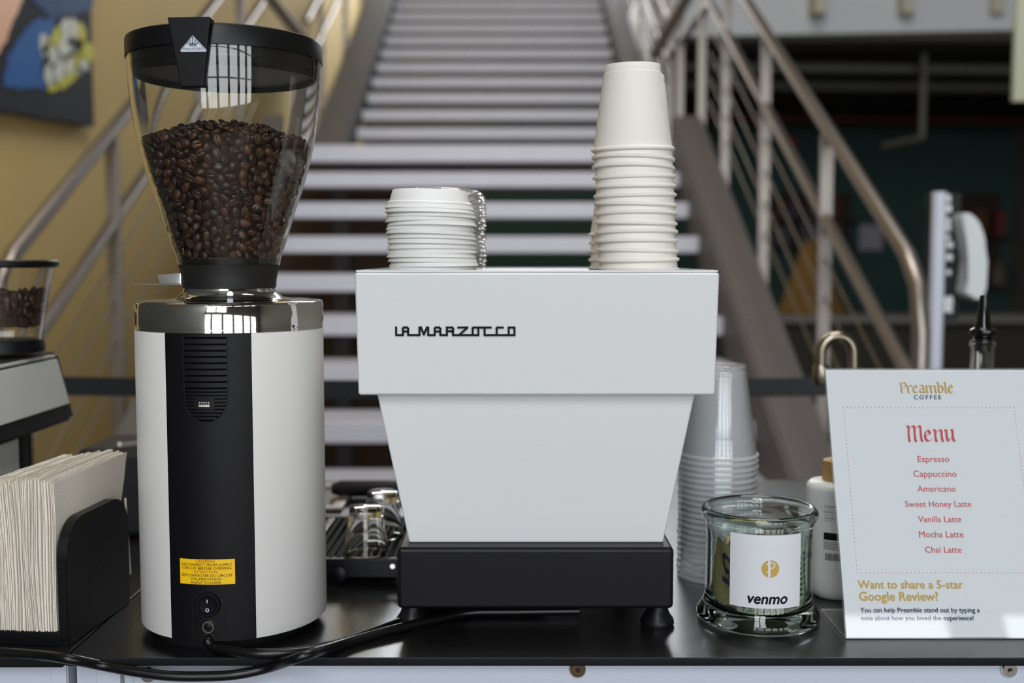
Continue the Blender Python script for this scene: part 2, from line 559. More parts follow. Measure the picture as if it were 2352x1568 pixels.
def railing(name_label, X, Y0, Y1, zt, posts, bend=True, flip=1, cables=4, bottom=-1.12, mid=.30):
    """zt(Y): height of the top handrail"""
    t = thing('stair_railing', name_label, 'railing', (X, Y0, zt(Y0) - 1.0), group='steel stair railings')
    bm = B()
    pts = [(X, Y1, zt(Y1)), (X, Y0 + .12, zt(Y0 + .12)), (X, Y0 + .03, zt(Y0) - .02), (X, Y0, zt(Y0) - .14), (X, Y0, FZ)] if bend else [(X, Y1, zt(Y1)), (X, Y0, zt(Y0))]
    tube(bm, pts, .023, 14); obj('handrail', bm, STEEL, t)
    bm = B(); tube(bm, [(X, Y1, zt(Y1) - mid), (X, Y0 + .02, zt(Y0 + .02) - mid)], .021, 12); obj('lower_rail', bm, STEEL, t)
    for py in posts:
        bm = B()
        box(bm, X - .022, X + .022, py - .012, py + .012, zt(py) + bottom, zt(py) - .02, .003)
        for k in range(6):
            rod(bm, (X - .026, py, zt(py) - .42 - k * .11), (X + .026, py, zt(py) - .42 - k * .11), .012, 8)
        obj('post', bm, STEEL, t)
    for k in range(cables):
        o = mid + .13 + k * .13
        bm = B(); tube(bm, [(X, Y1, zt(Y1) - o), (X, Y0 + .05, zt(Y0 + .05) - o)], .004, 6); obj('cable', bm, STEEL, t)
    return t
def zr(Y): return CZ - .0475 + .546 * (Y - 2.843)
railing('brushed steel railing of the lower stair flight on the dark teal hall side', 1.06, 2.843, 6.0, zr, (3.74, 4.66, 5.53))
railing('brushed steel railing of the lower stair flight beside the beige wall', -1.34, 2.843, 6.0, zr, (3.72, 4.66, 5.53))
def zu(Y): return LZ + 1.0 + .546 * (Y - 7.6)
railing('thin steel railing of the upper stair flight beside the beige wall', -1.40, 7.6, 11.6, zu, (8.2, 9.4, 10.6), False)
railing('thin steel railing of the upper stair flight over the dark hall', 1.08, 7.6, 11.6, zu, (8.3, 9.4, 10.6), False)
# landing guard
t = thing('landing_railing', 'steel guard posts and rails standing on the stair landing edge near the dark hall', 'railing', (1.06, 6.6, LZ))
for py in (6.25, 7.05, 7.5):
    bm = B(); box(bm, 1.04, 1.085, py - .015, py + .015, LZ - .1, LZ + 1.35, .003); obj('post', bm, STEEL, t)
for z in (.75, 1.3):
    bm = B(); rod(bm, (1.06, 6.0, LZ + z), (1.06, 7.6, LZ + z), .022); obj('rail', bm, STEEL, t)
DBR = mat('dark_bronze_brace', (74, 66, 60), 0.5, 0.6)
for X, lab, a, b in ((1.2, 'dark bronze diagonal brace by the stair landing on the hall side', at(1500, 130, 6.7), at(1592, -30, 6.7)), (-1.2, 'dark bronze diagonal brace by the stair landing on the beige wall side', at(700, 95, 6.9), at(600, -30, 6.9))):
    bm = B(); rod(bm, a, b, .035, 12); tag(obj('diagonal_brace', bm, DBR, loc=tuple(a)), lab, 'brace')

# ------------------------------------------------------------------ painting on the beige wall
def painting():
    X = XL + .05
    br = at_x(217, 291, X)
    ang = math.radians(3.4)
    t = thing('painting', 'dark abstract canvas with blue, white and yellow paint on the beige wall', 'painting', tuple(br))
    ey = Vector((0, -math.cos(ang), -math.sin(ang)))      # towards the viewer along the lower edge
    ez = Vector((0, -math.sin(ang) * -1 * 0, 1))
    def P(a, b, d=0): return br + ey * a + ez * b + Vector((d, 0, 0))
    W, H = 1.15, 1.5
    bm = B()
    hexa(bm, [P(0, 0), P(W, 0), P(W, 0, -.04), P(0, 0, -.04), P(0, H), P(W, H), P(W, H, -.04), P(0, H, -.04)], .003)
    obj('canvas', bm, mat('charcoal_canvas', (24, 27, 34), .8, noise=.25, nscale=6), t)
    def pix(px, py):
        q = at_x(px, py, X + .002) - br
        a = q.dot(ey); return (a, q.z - a * ey.z)
    rnd = random.Random(5)
    def blob(name, pts, m, lay):
        bm = B()
        P2 = [pix(*p) for p in pts]
        n = len(P2); out = []
        for i in range(n):
            (a, b), (c, d) = P2[i], P2[(i + 1) % n]
            for k in range(4):
                f = k / 4
                out.append((a + (c - a) * f + rnd.uniform(-.008, .008), b + (d - b) * f + rnd.uniform(-.008, .008)))
        extr(bm, [P(a, b, .001) for a, b in out], (.002 + lay * .0015, 0, 0))
        obj(name, bm, m, t)
    blob('blue_paint_patch', [(8, 200), (15, 130), (45, 75), (75, 40), (120, 45), (112, 90), (95, 120), (92, 160), (103, 200), (60, 206)], mat('blue_acrylic_paint', (8, 88, 158), .7, noise=.2, nscale=10), 0)
    blob('blue_paint_patch', [(70, 0), (75, -60), (215, -60), (205, 20), (160, 30), (110, 40)], mat('deep_blue_acrylic_paint', (14, 62, 108), .7, noise=.4, nscale=8), 0)
    blob('peach_paint_patch', [(-120, 250), (-100, -40), (60, -40), (30, 30), (8, 90), (-6, 120)], mat('peach_acrylic_paint', (236, 176, 134), .5, noise=.05), 1)
    ym, wm, gm = mat('yellow_acrylic_paint', (190, 186, 34), .6, noise=.3, nscale=14), mat('white_acrylic_paint', (208, 210, 196), .6, noise=.25, nscale=16), mat('pale_grey_acrylic_paint', (138, 146, 140), .6, noise=.3, nscale=16)
    for x0, y0, x1, y1, wd, m, nm in ((128, 62, 120, 105, 13, ym, 'yellow'), (172, 48, 186, 92, 14, ym, 'yellow'), (196, 96, 198, 140, 16, ym, 'yellow'), (176, 118, 160, 160, 12, ym, 'yellow'), (112, 208, 158, 176, 15, ym, 'yellow'), (140, 196, 176, 160, 10, ym, 'yellow'), (104, 88, 96, 122, 10, ym, 'yellow'),
                                      (92, 78, 98, 128, 9, wm, 'white'), (112, 96, 118, 142, 11, wm, 'white'), (146, 42, 140, 96, 12, wm, 'white'), (160, 40, 164, 88, 9, wm, 'white'), (132, 96, 150, 122, 14, wm, 'white'), (106, 150, 112, 196, 10, wm, 'white'), (136, 140, 128, 184, 12, wm, 'white'), (158, 132, 152, 170, 9, wm, 'white'), (182, 134, 196, 158, 10, wm, 'white'),
                                      (122, 120, 144, 140, 9, gm, 'grey'), (150, 104, 168, 118, 8, gm, 'grey'), (118, 164, 126, 196, 7, gm, 'grey'), (168, 150, 180, 172, 7, gm, 'grey')):
        L = math.hypot(x1 - x0, y1 - y0); tx, ty = (x1 - x0) / L, (y1 - y0) / L
        q = [(x0 - ty * wd * .3, y0 + tx * wd * .3), (x0 + ty * wd * .5, y0 - tx * wd * .4), ((x0 + x1) / 2 + ty * wd, (y0 + y1) / 2 - tx * wd), (x1 + ty * wd * .5, y1 - tx * wd * .5), (x1 - ty * wd * .4, y1 + tx * wd * .4), ((x0 + x1) / 2 - ty * wd, (y0 + y1) / 2 + tx * wd)]
        blob(nm + '_paint_stroke', q, m, 1 + rnd.randrange(3))
painting()

# ------------------------------------------------------------------ barrier belt between the counter and the stairs
BELT = mat('black_belt_webbing', (9, 10, 15), .55, bump=.2, bscale=400)
t = thing('belt_barrier', 'black retractable belt strung across in front of the staircase', 'barrier', (0, 2.2, FZ))
bm = B()
N = 24
xa, xb = -.97, .77
lo, hi = [], []
for i in range(N + 1):
    f = i / N
    s = .009 * math.sin(PI * f)
    x = xa + (xb - xa) * f
    lo.append((x, 2.2, CZ - .270 - s)); hi.append((x, 2.2, CZ - .232 - s))
for i in range(N):
    hexa(bm, [lo[i], lo[i + 1], Vector(lo[i + 1]) + Vector((0, .003, 0)), Vector(lo[i]) + Vector((0, .003, 0)), hi[i], hi[i + 1], Vector(hi[i + 1]) + Vector((0, .003, 0)), Vector(hi[i]) + Vector((0, .003, 0))])
obj('belt', bm, BELT, t)
for x in (xa - .03, xb + .03):
    bm = B(); lathe(bm, [(0, 0), (.16, 0), (.16, .012), (.035, .03), (.03, .06), (.03, 1.13), (.034, 1.14), (.034, 1.195), (0, 1.20)], (x, 2.2, FZ), 24)
    obj('post', bm, BLACKM, t)

# ------------------------------------------------------------------ things in the dark hall
t = thing('sanitizer_stand', 'white pole stand with black backboard and curved white dispenser', 'dispenser stand', (1.15, 3.0, FZ))
pX = at(2152, 640, 3.0).x
bm = B(); rod(bm, (pX, 3.0, FZ), (pX, 3.0, at(0, 441, 3.0).z), .0195, 16); lathe(bm, [(0, 0), (.14, 0), (.14, .01), (.03, .02), (0, .02)], (pX, 3.0, FZ), 28)
obj('pole', bm, mat('pale_blue_white_enamel', (206, 210, 224), .35), t)
bm = B(); a, b = at(2118, 732, 3.06), at(2200, 446, 3.06)
box(bm, a.x, b.x, 3.03, 3.06, a.z, b.z, .004); obj('backboard', bm, BLACKM, t)
bm = B()
rn = random.Random(3)
for yy in (455, 478, 505, 520, 545, 562, 590, 625, 690, 708):
    p = at(2178 + rn.uniform(-4, 4), yy, 3.028); s = rn.uniform(.006, .014)
    poly(bm, [(p.x - s, 3.0285, p.z - s * .8), (p.x + s, 3.0285, p.z - s), (p.x + s * .8, 3.0285, p.z + s), (p.x - s, 3.0285, p.z + s * .7)])
obj('white_print', bm, INKW, t)
bm = B()
prof = [at(2196, 495, 3.0), at(2212, 488, 3.0), at(2236, 508, 3.0), at(2250, 545, 3.0), at(2254, 600, 3.0), at(2251, 660, 3.0), at(2247, 692, 3.0), at(2228, 680, 3.0), at(2204, 676, 3.0), at(2216, 600, 3.0), at(2206, 545, 3.0)]
extr(bm, [(p.x, 2.96, p.z) for p in prof], (0, .10, 0))
BEV[0] = True
bmesh.ops.bevel(bm, geom=[e for e in bm.edges], offset=.006, segments=2, affect='EDGES')
obj('dispenser_shell', bm, mat('white_dispenser_plastic', (214, 218, 218), .4), t)
# long low desk with clutter
t = thing('desk', 'long dark desk standing in front of the teal wall', 'desk', (3.6, 10.2, FZ))
bm = B(); box(bm, 1.75, 5.4, 9.9, 10.6, CZ - .56, CZ - .50, .006); obj('desktop', bm, mat('grey_desk_laminate', (116, 114, 112), .5), t)
bm = B(); box(bm, 1.85, 5.3, 10.0, 10.55, FZ, CZ - .56); obj('front_panel', bm, mat('dark_olive_desk_panel', (44, 42, 32), .7), t)
DZ = CZ - .50
bm = B()
ap = at(1866, 552, 10.1); bl = at(1783, 706, 10.1); bx1 = at(1950, 712, 10.1)
cx_, cy_, hw = (bl.x + bx1.x) / 2 + .03, 10.22, (bx1.x - bl.x) / 2
base = [(cx_ - hw, cy_, DZ), (cx_ + .02, cy_ - .28, DZ), (cx_ + hw, cy_ + .02, DZ), (cx_, cy_ + .28, DZ)]
topq = [(ap.x - .05, cy_, ap.z), (ap.x + .02, cy_ - .04, ap.z), (ap.x + .06, cy_, ap.z), (ap.x, cy_ + .03, ap.z)]
hexa(bm, base + topq, .012)
obj_ = obj('display_pyramid', bm, mat('ochre_fabric', (118, 90, 42), .8, noise=.15, nscale=5), loc=(cx_, cy_, DZ))
tag(obj_, 'ochre tapered cloth shape standing on the desk behind the railing', 'display')
bm = B(); a, b = at(1976, 574, 14.5), at(2032, 516, 14.5)
box(bm, a.x, b.x, 14.56, 14.59, a.z, b.z, .003); tag(obj('notice_sign', bm, mat('pale_notice_card', (176, 172, 182), .7), loc=(a.x, 14.59, a.z)), 'small pale notice fixed to the teal wall past the handrail', 'sign')
bm = B(); p = at(1820, 326, 14.4); lathe(bm, [(0, .06), (.06, .05), (.09, .02), (.1, 0), (0, 0)], (0, 0, 0), 20)
bm.transform(Matrix.Translation((p.x, 14.58, p.z)) @ Matrix.Rotation(PI / 2, 4, 'X'))
tag(obj('fire_bell', bm, mat('red_bell_enamel', (190, 26, 24), .4), loc=(p.x, 14.58, p.z)), 'small round red fire bell on the teal wall', 'bell')
# shelves with goods on the back wall
SHW = mat('dark_brown_shelf', (52, 40, 32), .7)
shelf_cols = [(96, 58, 40), (120, 84, 40), (84, 80, 92), (70, 52, 44), (110, 96, 80), (60, 66, 90), (112, 48, 40)]
def shelf(label, px0, px1, pys, group, seed, goods):
    a, b = at(px0, pys[-1], 14.3), at(px1, pys[0], 14.3)
    t = thing('goods_shelf', label, 'shelf', (a.x, 14.6, a.z))
    rn = random.Random(seed)
    zs = [at(0, y, 14.3).z for y in pys[1:]]
    for z in zs:
        bm = B(); box(bm, a.x, b.x, 14.25, 14.59, z - .04, z); obj('shelf_board', bm, SHW, t)
    bm = B(); box(bm, a.x, b.x, 14.575, 14.595, a.z, b.z); obj('back_panel', bm, SHW, t)
    k = 0
    for z in zs:
        x = a.x + .08
        while x < b.x - .15:
            wd, h = rn.uniform(.12, .22), rn.uniform(.2, .34)
            bm = B(); c = shelf_cols[rn.randrange(7)]
            if rn.random() < .5:
                box(bm, x, x + wd, 14.32, 14.5, z, z + h, .01)
            else:
                lathe(bm, [(0, 0), (wd / 2, 0), (wd / 2, h * .7), (wd / 4, h * .85), (wd / 4, h), (0, h)], (x + wd / 2, 14.42, z), 14)
            tag(obj('packaged_goods', bm, mat('goods_%d_%d_%d' % c, c, .6), loc=(x, 14.42, z)), goods, 'goods', group)
            x += wd + rn.uniform(.05, .16)
shelf('dark wall shelf on the teal wall behind the sanitizer stand', 2216, 2322, (440, 540, 655), 'goods on the shelf behind the sanitizer stand', 2, 'dim packaged goods on the shelf behind the sanitizer stand')
shelf('dark wall shelf on the teal wall behind the stair handrail', 1765, 1972, (440, 500, 562), 'goods on the shelf behind the stair handrail', 4, 'dim packaged goods on the shelf behind the stair handrail')
# pipes under the upper floor
PIPE = mat('dull_grey_pipe', (92, 92, 84), .6)
for yy, r, m, lab in ((152, .05, PIPE, 'grey ceiling pipe, upper of two above the red pipe'), (192, .06, PIPE, 'grey ceiling pipe, lower of two above the red pipe'), (268, .05, mat('red_sprinkler_pipe', (80, 26, 26), .5), 'dark red sprinkler pipe across the top of the teal wall')):
    yp = {152: 10.2, 192: 10.9, 268: 13.2}[yy]
    p = at(1560, yy, yp)
    bm = B(); rod(bm, (1.4, yp, p.z), (XR - .05, yp, p.z - .05), r, 14); tag(obj('ceiling_pipe', bm, m, loc=(1.4, yp, p.z)), lab, 'pipe')
t = thing('hanging_conduit', 'thin grey rod hanging from the dark ceiling with an angled arm', 'conduit', tuple(at(2118, 316, 9.9)))
bm = B(); a = at(2118, 316, 9.9); rod(bm, a, (a.x, 9.9, 3.2), .03, 10); obj('drop_rod', bm, PIPE, t)
bm = B(); rod(bm, a, at(2030, 335, 10.3), .028, 10); obj('arm', bm, PIPE, t)
bm = B(); a, b = at(2329, 232, 5.0), at(2341, -60, 5.0); box(bm, a.x, b.x + .08, 5.0, 5.03, a.z, b.z)
tag(obj('hanging_banner', bm, mat('pale_green_banner_cloth', (186, 190, 166), .8), loc=(a.x, 5, b.z)), 'pale narrow hanging banner beside the dark hall ceiling', 'banner')
for px in (1880, 2080, 2284):
    p = at(px, 34, 9.25); bm = B(); box(bm, p.x - .05, p.x + .05, p.y - .08, p.y + .4, p.z, p.z + .9, .006)
    tag(obj('fascia_bracket', bm, mat('pale_bracket_paint', (188, 184, 168), .6), loc=tuple(p)), 'small pale guardrail bracket on the grey upper floor edge', 'bracket', 'guardrail brackets')

# ------------------------------------------------------------------ worktops and cabinets
YE, YK = 1.016, 1.86
SEAM = -.424
TT = .0083
bm = B(); box(bm, SEAM + .0008, 1.3, YE, YK, 1 - TT, 1, .0012); tag(obj('worktop', top_faces(bm), [WTOP, CORE], loc=(.4, 1.4, 1 - TT)), 'long black textured worktop under the espresso machine and the tall grinder', 'worktop')
bm = B(); box(bm, -1.5, SEAM - .0008, YE - .002, YK, 1 - TT - .0008, 1, .0012); tag(obj('worktop', top_faces(bm), [WTOP, CORE], loc=(-.9, 1.4, 1 - TT)), 'black worktop section under the napkin holder', 'worktop')
def cabinet(label, x0, x1, ox):
    t = thing('counter_cabinet', label, 'cabinet', (ox, 1.4, FZ))
    bm = B(); box(bm, x0, x1, 1.034, YK - .03, FZ + .08, 1 - TT - .001, .001); obj('body', bm, CABW, t)
    return t
cab = cabinet('white counter cabinet carrying the espresso machine and the tall grinder', SEAM + .004, 1.28, .4)
bm = B(); box(bm, SEAM + .024, SEAM + .047, 1.0315, 1.034, .2, 1 - TT - .002, .0006); obj('corner_stile', bm, CABW, cab)
bm = B(); box(bm, SEAM + .047, SEAM + .050, 1.0325, 1.034, .2, 1 - TT - .002); obj('stile_gap', bm, mat('grey_panel_gap', (120, 122, 130), .6), cab)
bm = B(); box(bm, SEAM + .060, 1.28, 1.0305, 1.034, .2, 1 - TT - .002, .0008); obj('front_panel', bm, CABW, cab)
for px, m, lab in ((1327, mat('bronze_steel', (120, 100, 80), .3, 1), 'bronze round bolt cap'), (2318, CHROME, 'bright steel bolt cap'), (341, CHROME, 'steel bolt cap')):
    p = at(px, 1537 if px > 400 else 1549, 1.0285)
    bm = B(); lathe(bm, [(0, .0035), (.0022, .0035), (.0024, .0042), (.0068, .0042), (.0076, .003), (.0076, 0), (0, 0)], seg=28)
    bm.transform(Matrix.Translation((p.x, 1.0305, p.z)) @ Matrix.Rotation(PI / 2, 4, 'X'))
    o = obj('bolt_cap', bm, m, cab, label=lab)
    bm = B(); lathe(bm, [(0, .0037), (.0021, .0037), (.0021, .0036), (0, .0036)], seg=6)
    bm.transform(Matrix.Translation((p.x, 1.0304, p.z)) @ Matrix.Rotation(PI / 2, 4, 'X'))
    obj('hex_socket', bm, BLACKM, o)
cab2 = cabinet('white counter cabinet under the napkin holder', -1.48, SEAM - .004, -.9)
bm = B(); box(bm, SEAM - .019, SEAM - .005, 1.0315, 1.034, .2, 1 - TT - .002, .0006); obj('corner_stile', bm, CABW, cab2)

# ------------------------------------------------------------------ espresso machine
esp = thing('espresso_machine', 'white angular espresso machine seen from behind on the black worktop', 'espresso machine', (.024, 1.3, 1.0))
bm = B()
zt_, zb_ = 1.363, 1.242
hexa(bm, [(-.1522, 1.081, zb_), (.2010, 1.081, zb_), (.2010, 1.50, zb_), (-.1522, 1.50, zb_), (-.1546, 1.080, zt_), (.2038, 1.080, zt_), (.2038, 1.50, zt_), (-.1546, 1.50, zt_)], .0028, 3)
obj('upper_housing', bm, WHITE, esp)
bm = B()
for q in ((-.1535, -.1515, 1.083, 1.497), (.2005, .2025, 1.083, 1.497), (-.1515, .2005, 1.083, 1.085), (-.1515, .2005, 1.495, 1.497)):
    box(bm, q[0], q[1], q[2], q[3], 1.3635, 1.3655, .0004)
obj('cup_rail', bm, WHITE, esp)
bm = B(); box(bm, -.150, .199, 1.087, 1.493, 1.3625, 1.3638, .0004); obj('cup_tray', bm, STEEL, esp)
bm = B()
hexa(bm, [(-.1052, 1.105, 1.0875), (.1545, 1.105, 1.0875), (.1545, 1.42, 1.0875), (-.1052, 1.42, 1.0875), (-.1363, 1.098, 1.244), (.1846, 1.098, 1.244), (.1846, 1.42, 1.244), (-.1363, 1.42, 1.244)], .0022, 3)
obj('lower_panel', bm, WHITE, esp)
bm = B(); box(bm, -.1155, .1628, 1.085, 1.50, 1.0245, 1.0875, .0045, 4); obj('base', bm, BLACKC, esp)
for x in (-.103, .150):
    for y in (1.112, 1.47):
        bm = B(); lathe(bm, [(0, .027), (.0095, .027), (.0098, .020), (.0125, .013), (.0168, .0065), (.0175, .003), (.0165, 0), (0, 0)], (x, y, 1.0), 32); obj('foot', bm, BLACKC, esp)
# maker's lettering, one continuous line
Yp = 1.0795
L0, L1 = at(907, 752, Yp), at(1184, 772, Yp)
bm = B()
def fm(x, y):     # zoom pixels of the lettering
    k = (at(1184, 762, Yp).x - at(907, 762, Yp).x) / (2230 - 138)
    zc = at(1045, 771.5, Yp).z
    return Vector((L0.x + (x - 138) * k, Yp, zc + (282 - y) * k))
top, bot, st = 132, 264, 34
S = [[(160, 132), (160, 264), (278, 264), (278, 150), (296, 132), (348, 132), (368, 152), (368, 264), (565, 264), (565, 132), (590, 132), (640, 250), (695, 132), (716, 132), (716, 264), (830, 264), (830, 150), (850, 132), (904, 132), (926, 152), (926, 264), (1040, 264), (1040, 132), (1130, 132), (1148, 150), (1148, 178), (1130, 196), (1046, 196)],
     [(282, 200), (366, 200)], [(834, 200), (924, 200)], [(1110, 196), (1146, 214), (1146, 264), (1586, 264), (1586, 140)],
     [(1240, 132), (1392, 132), (1378, 150), (1262, 254)],
     [(1488, 264), (1488, 146), (1504, 132), (1800, 132)], [(1694, 136), (1694, 264), (2212, 264), (2212, 132), (2112, 132), (2112, 260)],
     [(1904, 264), (1904, 146), (1918, 132), (2008, 132)]]
LAYER[0] = 0
pen(bm, S, fm, st, up=(0, -1, 0), thick=.0008)
obj('raised_lettering', bm, INKB, esp, smooth=0)
bm = B()
pts = [at_z(1330, 1402, 1.006), at_z(1180, 1404, 1.006), at_z(1080, 1406, 1.006), at_z(1000, 1422, 1.0055), at_z(900, 1446, 1.0055), at_z(800, 1474, 1.0055), at_z(700, 1505, 1.012), at(620, 1532, 1.012), at(540, 1549, 1.008), at(460, 1553, 1.007), at(380, 1551, 1.007), at(300, 1540, 1.010), at(230, 1527, 1.014), at_z(160, 1513, 1.0055), at_z(90, 1504, 1.0055), at_z(20, 1499, 1.0055), at_z(-80, 1494, 1.0055), at_z(-200, 1480, 1.0055)]
tube(bm, pts, .0048, 12, True, 0, 6); obj('power_cord', bm, RUBBER, esp)

# ------------------------------------------------------------------ lids and cups on the machine
TRZ = 1.3638
LIDG = 'white paper cup lids in the stack on the machine'
def lid_bm():
    bm = B()
    lathe(bm, [(.0452, 0), (.0462, .0006), (.0448, .0030), (.0438, .0052), (.0440, .0062), (.0428, .0072), (.0412, .0078), (.0384, .0185), (.0376, .0195), (.0362, .0188), (.0352, .0165), (.022, .0160), (0, .0160)], seg=56)
    return bm
lx, ly = at(992, 600, 1.137).x, 1.137
first = None
NL = 15
rnd = random.Random(8)
for i in range(NL):
    tl = .012 if i < 5 else (.075 if i < 9 else .02)
    rot = (rnd.uniform(-.012, .012), -(tl * (i - 5) / 4 if 5 <= i < 9 else (.012 if i < 5 else .03)) * (1 if i != NL - 1 else 1.4) * .6, rnd.uniform(0, 6))
    zz = TRZ + .0005 + i * .0044 + (.001 if i >= 6 else 0)
    loc = (lx + rnd.uniform(-.0012, .0012) - .0012 * (i - 7) / 7, ly + rnd.uniform(-.001, .001), zz)
    if first is None:
        first = obj('cup_lid', lid_bm(), LIDW)
        first.location = loc; first.rotation_euler = rot
        tag(first, 'white plastic cup lid in the stack on the espresso machine', 'lid', LIDG)
    else:
        c = dup(first, None, loc, rot)
        if i == NL - 1:
            c['label'] = 'topmost white cup lid of the stack on the espresso machine, its raised rim showing'
bm = B()
lathe(bm, [(.0450, 0), (.0462, .0008), (.0446, .0022), (.0452, .0032), (.0438, .0046), (.0440, .0062), (.0420, .0072), (.0405, .0092), (.0395, .0104), (.0300, .0104), (.028, .0095), (0, .0095)], seg=56)
clid = None
for i in range(17):
    loc = (at(1024, 600, 1.245).x + rnd.uniform(-.001, .001), 1.245 + rnd.uniform(-.001, .001), TRZ + .0005 + i * .0049)
    rot = (rnd.uniform(-.02, .02), rnd.uniform(-.03, .03) + (.06 if i > 13 else 0), rnd.uniform(0, 6))
    if clid is None:
        clid = obj('cup_lid', bm, CLEARL)
        clid.location, clid.rotation_euler = loc, rot
        tag(clid, 'clear plastic cup lid in the stack behind the white lids', 'lid', 'clear cup lids behind the white lids')
    else:
        dup(clid, None, loc, rot)
def cup_bm():
    bm = B()
    bead = [(.0411 + .0020 * math.cos(a), .0021 + .0020 * math.sin(a)) for a in [math.radians(x) for x in (180, 230, 280, 330, 20, 70, 110)]]
    lathe(bm, bead + [(.0404, .0045), (.0300, .0770), (.0298, .0785), (.0288, .0792), (.0281, .0868), (.0278, .0873), (.0270, .0868), (.0268, .0810), (0, .0810)], seg=64)
    return bm
cup0 = None
cxm = at(1461, 500, 1.14).x
NC = 14
for i in range(NC):
    f = i / (NC - 1)
    loc = (cxm + .0022 - .006 * f + rnd.uniform(-.0004, .0004), 1.14 + rnd.uniform(-.0005, .0005) + .003 * f, TRZ + .0003 + i * .0094)
    rot = (-.012 - .02 * f, -.018 * 1, rnd.uniform(0, 6))
    if cup0 is None:
        cup0 = obj('paper_cup', cup_bm(), PAPER)
        cup0.location, cup0.rotation_euler = loc, rot
        tag(cup0, 'upturned white paper cup in the tall stack on the espresso machine', 'cup', 'paper cups in the tall stack')
    else:
        c = dup(cup0, None, loc, Euler(rot))
        if i == NC - 1:
            c['label'] = 'topmost upturned white paper cup of the tall stack, its whole side showing'
for i in range(5):
    dup(cup0, None, (at(1439, 560, 1.245).x + rnd.uniform(-.0005, .0005), 1.245, TRZ + .0003 + i * .0094), (0, 0, i), 'upturned white paper cup in the short stack hidden behind the tall one', 'paper cups in the short stack')

# ------------------------------------------------------------------ tall grinder
GX, GY = -.2872, 1.12
def cyl(phi, z, r): return Vector((GX + r * math.sin(phi), GY - r * math.cos(phi), z))
gr = thing('coffee_grinder', 'tall white and black coffee grinder with a hopper full of beans', 'coffee grinder', (GX, GY, 1.0))
bm = B(); lathe(bm, [(0, 0), (.080, 0), (.083, .004), (.083, .0125), (0, .0125)], (GX, GY, 1.0), 64); obj('base', bm, BLACKM, gr)
z0, z1 = 1.0118, 1.3065
R = .0932
A0, A1 = math.radians(26), math.radians(-26)
for a, b in ((A0, math.radians(179.4)), (math.radians(-179.4), A1)):
    bm = B()
    lathe(bm, [(R - .003, z0), (R - .0006, z0), (R, z0 + .0008), (R, z1 - .0006), (R - .0006, z1), (R - .003, z1)], (GX, GY, 0), 72, a0=a, a1=b, closed=True)
    obj('white_shell', bm, WHITEM, gr)
bm = B(); lathe(bm, [(0, z0), (R - .0022, z0 - .0004), (R - .0008, z0), (R - .0008, z1), (0, z1)], (GX, GY, 0), 96); obj('black_body', bm, BLACKP, gr)
# vent
ve = math.radians(12.8)
rv = R - .0004
def vent_half(z):
    zc, hr = 1.247, .021
    if z >= zc: return ve
    q = 1 - ((zc - z) / .0245) ** 2
    return ve * math.sqrt(max(q, .0))
bm = B()
zs_ = [1.3035] + [1.247 - .00245 * k for k in range(0, 11)]
for za_, zb_q in zip(zs_, zs_[1:]):
    h1, h2 = vent_half(za_), vent_half(zb_q)
    for k in range(8):
        f0, f1 = -1 + k / 4, -1 + (k + 1) / 4
        poly(bm, [cyl(h1 * f0 - .012, za_, R - .0005), cyl(h2 * f0 - .012, zb_q, R - .0005), cyl(h2 * f1 - .012, zb_q, R - .0005), cyl(h1 * f1 - .012, za_, R - .0005)])
bmesh.ops.remove_doubles(bm, verts=bm.verts, dist=1e-6)
obj('vent_gap_shade', bm, mat('black_vent_shadow_liner', (3, 3, 3), .9, spec=.1), gr)  # near-black patch behind the slats, shade of the gaps put into its colour
bm = B()
z = 1.3015
while z > 1.2245:
    dz = .0041 if z > 1.255 else .0021
    h = min(vent_half(z), vent_half(z - dz)) * .97
    if h > .02:
        lathe(bm, [(rv - .002, z - dz), (rv + .0007, z - dz), (rv + .0007, z), (rv - .002, z)], (GX, GY, 0), 10, a0=-h - .012, a1=h - .012, closed=True)
    z -= dz + (.0018 if z > 1.255 else .0012)
obj('vent_slats', bm, BLACKP, gr)
bm = B()
rim = [(-ve, 1.3035)] + [(-vent_half(zz), zz) for zz in [1.247 - .0012 * k for k in range(0, 21)]]
rim = rim + [(-p[0], p[1]) for p in rim[::-1]] 
tube(bm, [cyl(p - .012, zz, R - .0009) for p, zz in rim], .0007, 6); obj('vent_rim', bm, BLACKM, gr)
# usb socket
a, b = at(446, 938, 1.028), at(494, 912, 1.028)
bm = B(); ph = math.radians(-1.2)
lathe(bm, [(R - .003, 1.2352), (R + .0014, 1.2352), (R + .0014, 1.2462), (R - .003, 1.2462)], (GX, GY, 0), 8, a0=ph - math.radians(6.0), a1=ph + math.radians(6.0), closed=True)
usb = obj('data_socket', bm, BLACKP, gr)
bm = B()
for za, zb_2, w_ in ((1.2378, 1.2395, 3.1), (1.2400, 1.2402, 3.4)):
    lathe(bm, [(R + .0010, za), (R + .0018, za), (R + .0018, zb_2), (R + .0010, zb_2)], (GX, GY, 0), 6, a0=ph - math.radians(w_), a1=ph + math.radians(w_), closed=True)
for k in range(5):
    p_ = ph + math.radians(-2.6 + 1.3 * k)
    lathe(bm, [(R + .0010, 1.2412), (R + .0018, 1.2412), (R + .0018, 1.2424), (R + .0010, 1.2424)], (GX, GY, 0), 2, a0=p_ - .006, a1=p_ + .006, closed=True)
obj('socket_contacts', bm, mat('pale_metal_contacts', (214, 210, 196), .35, .6), usb)
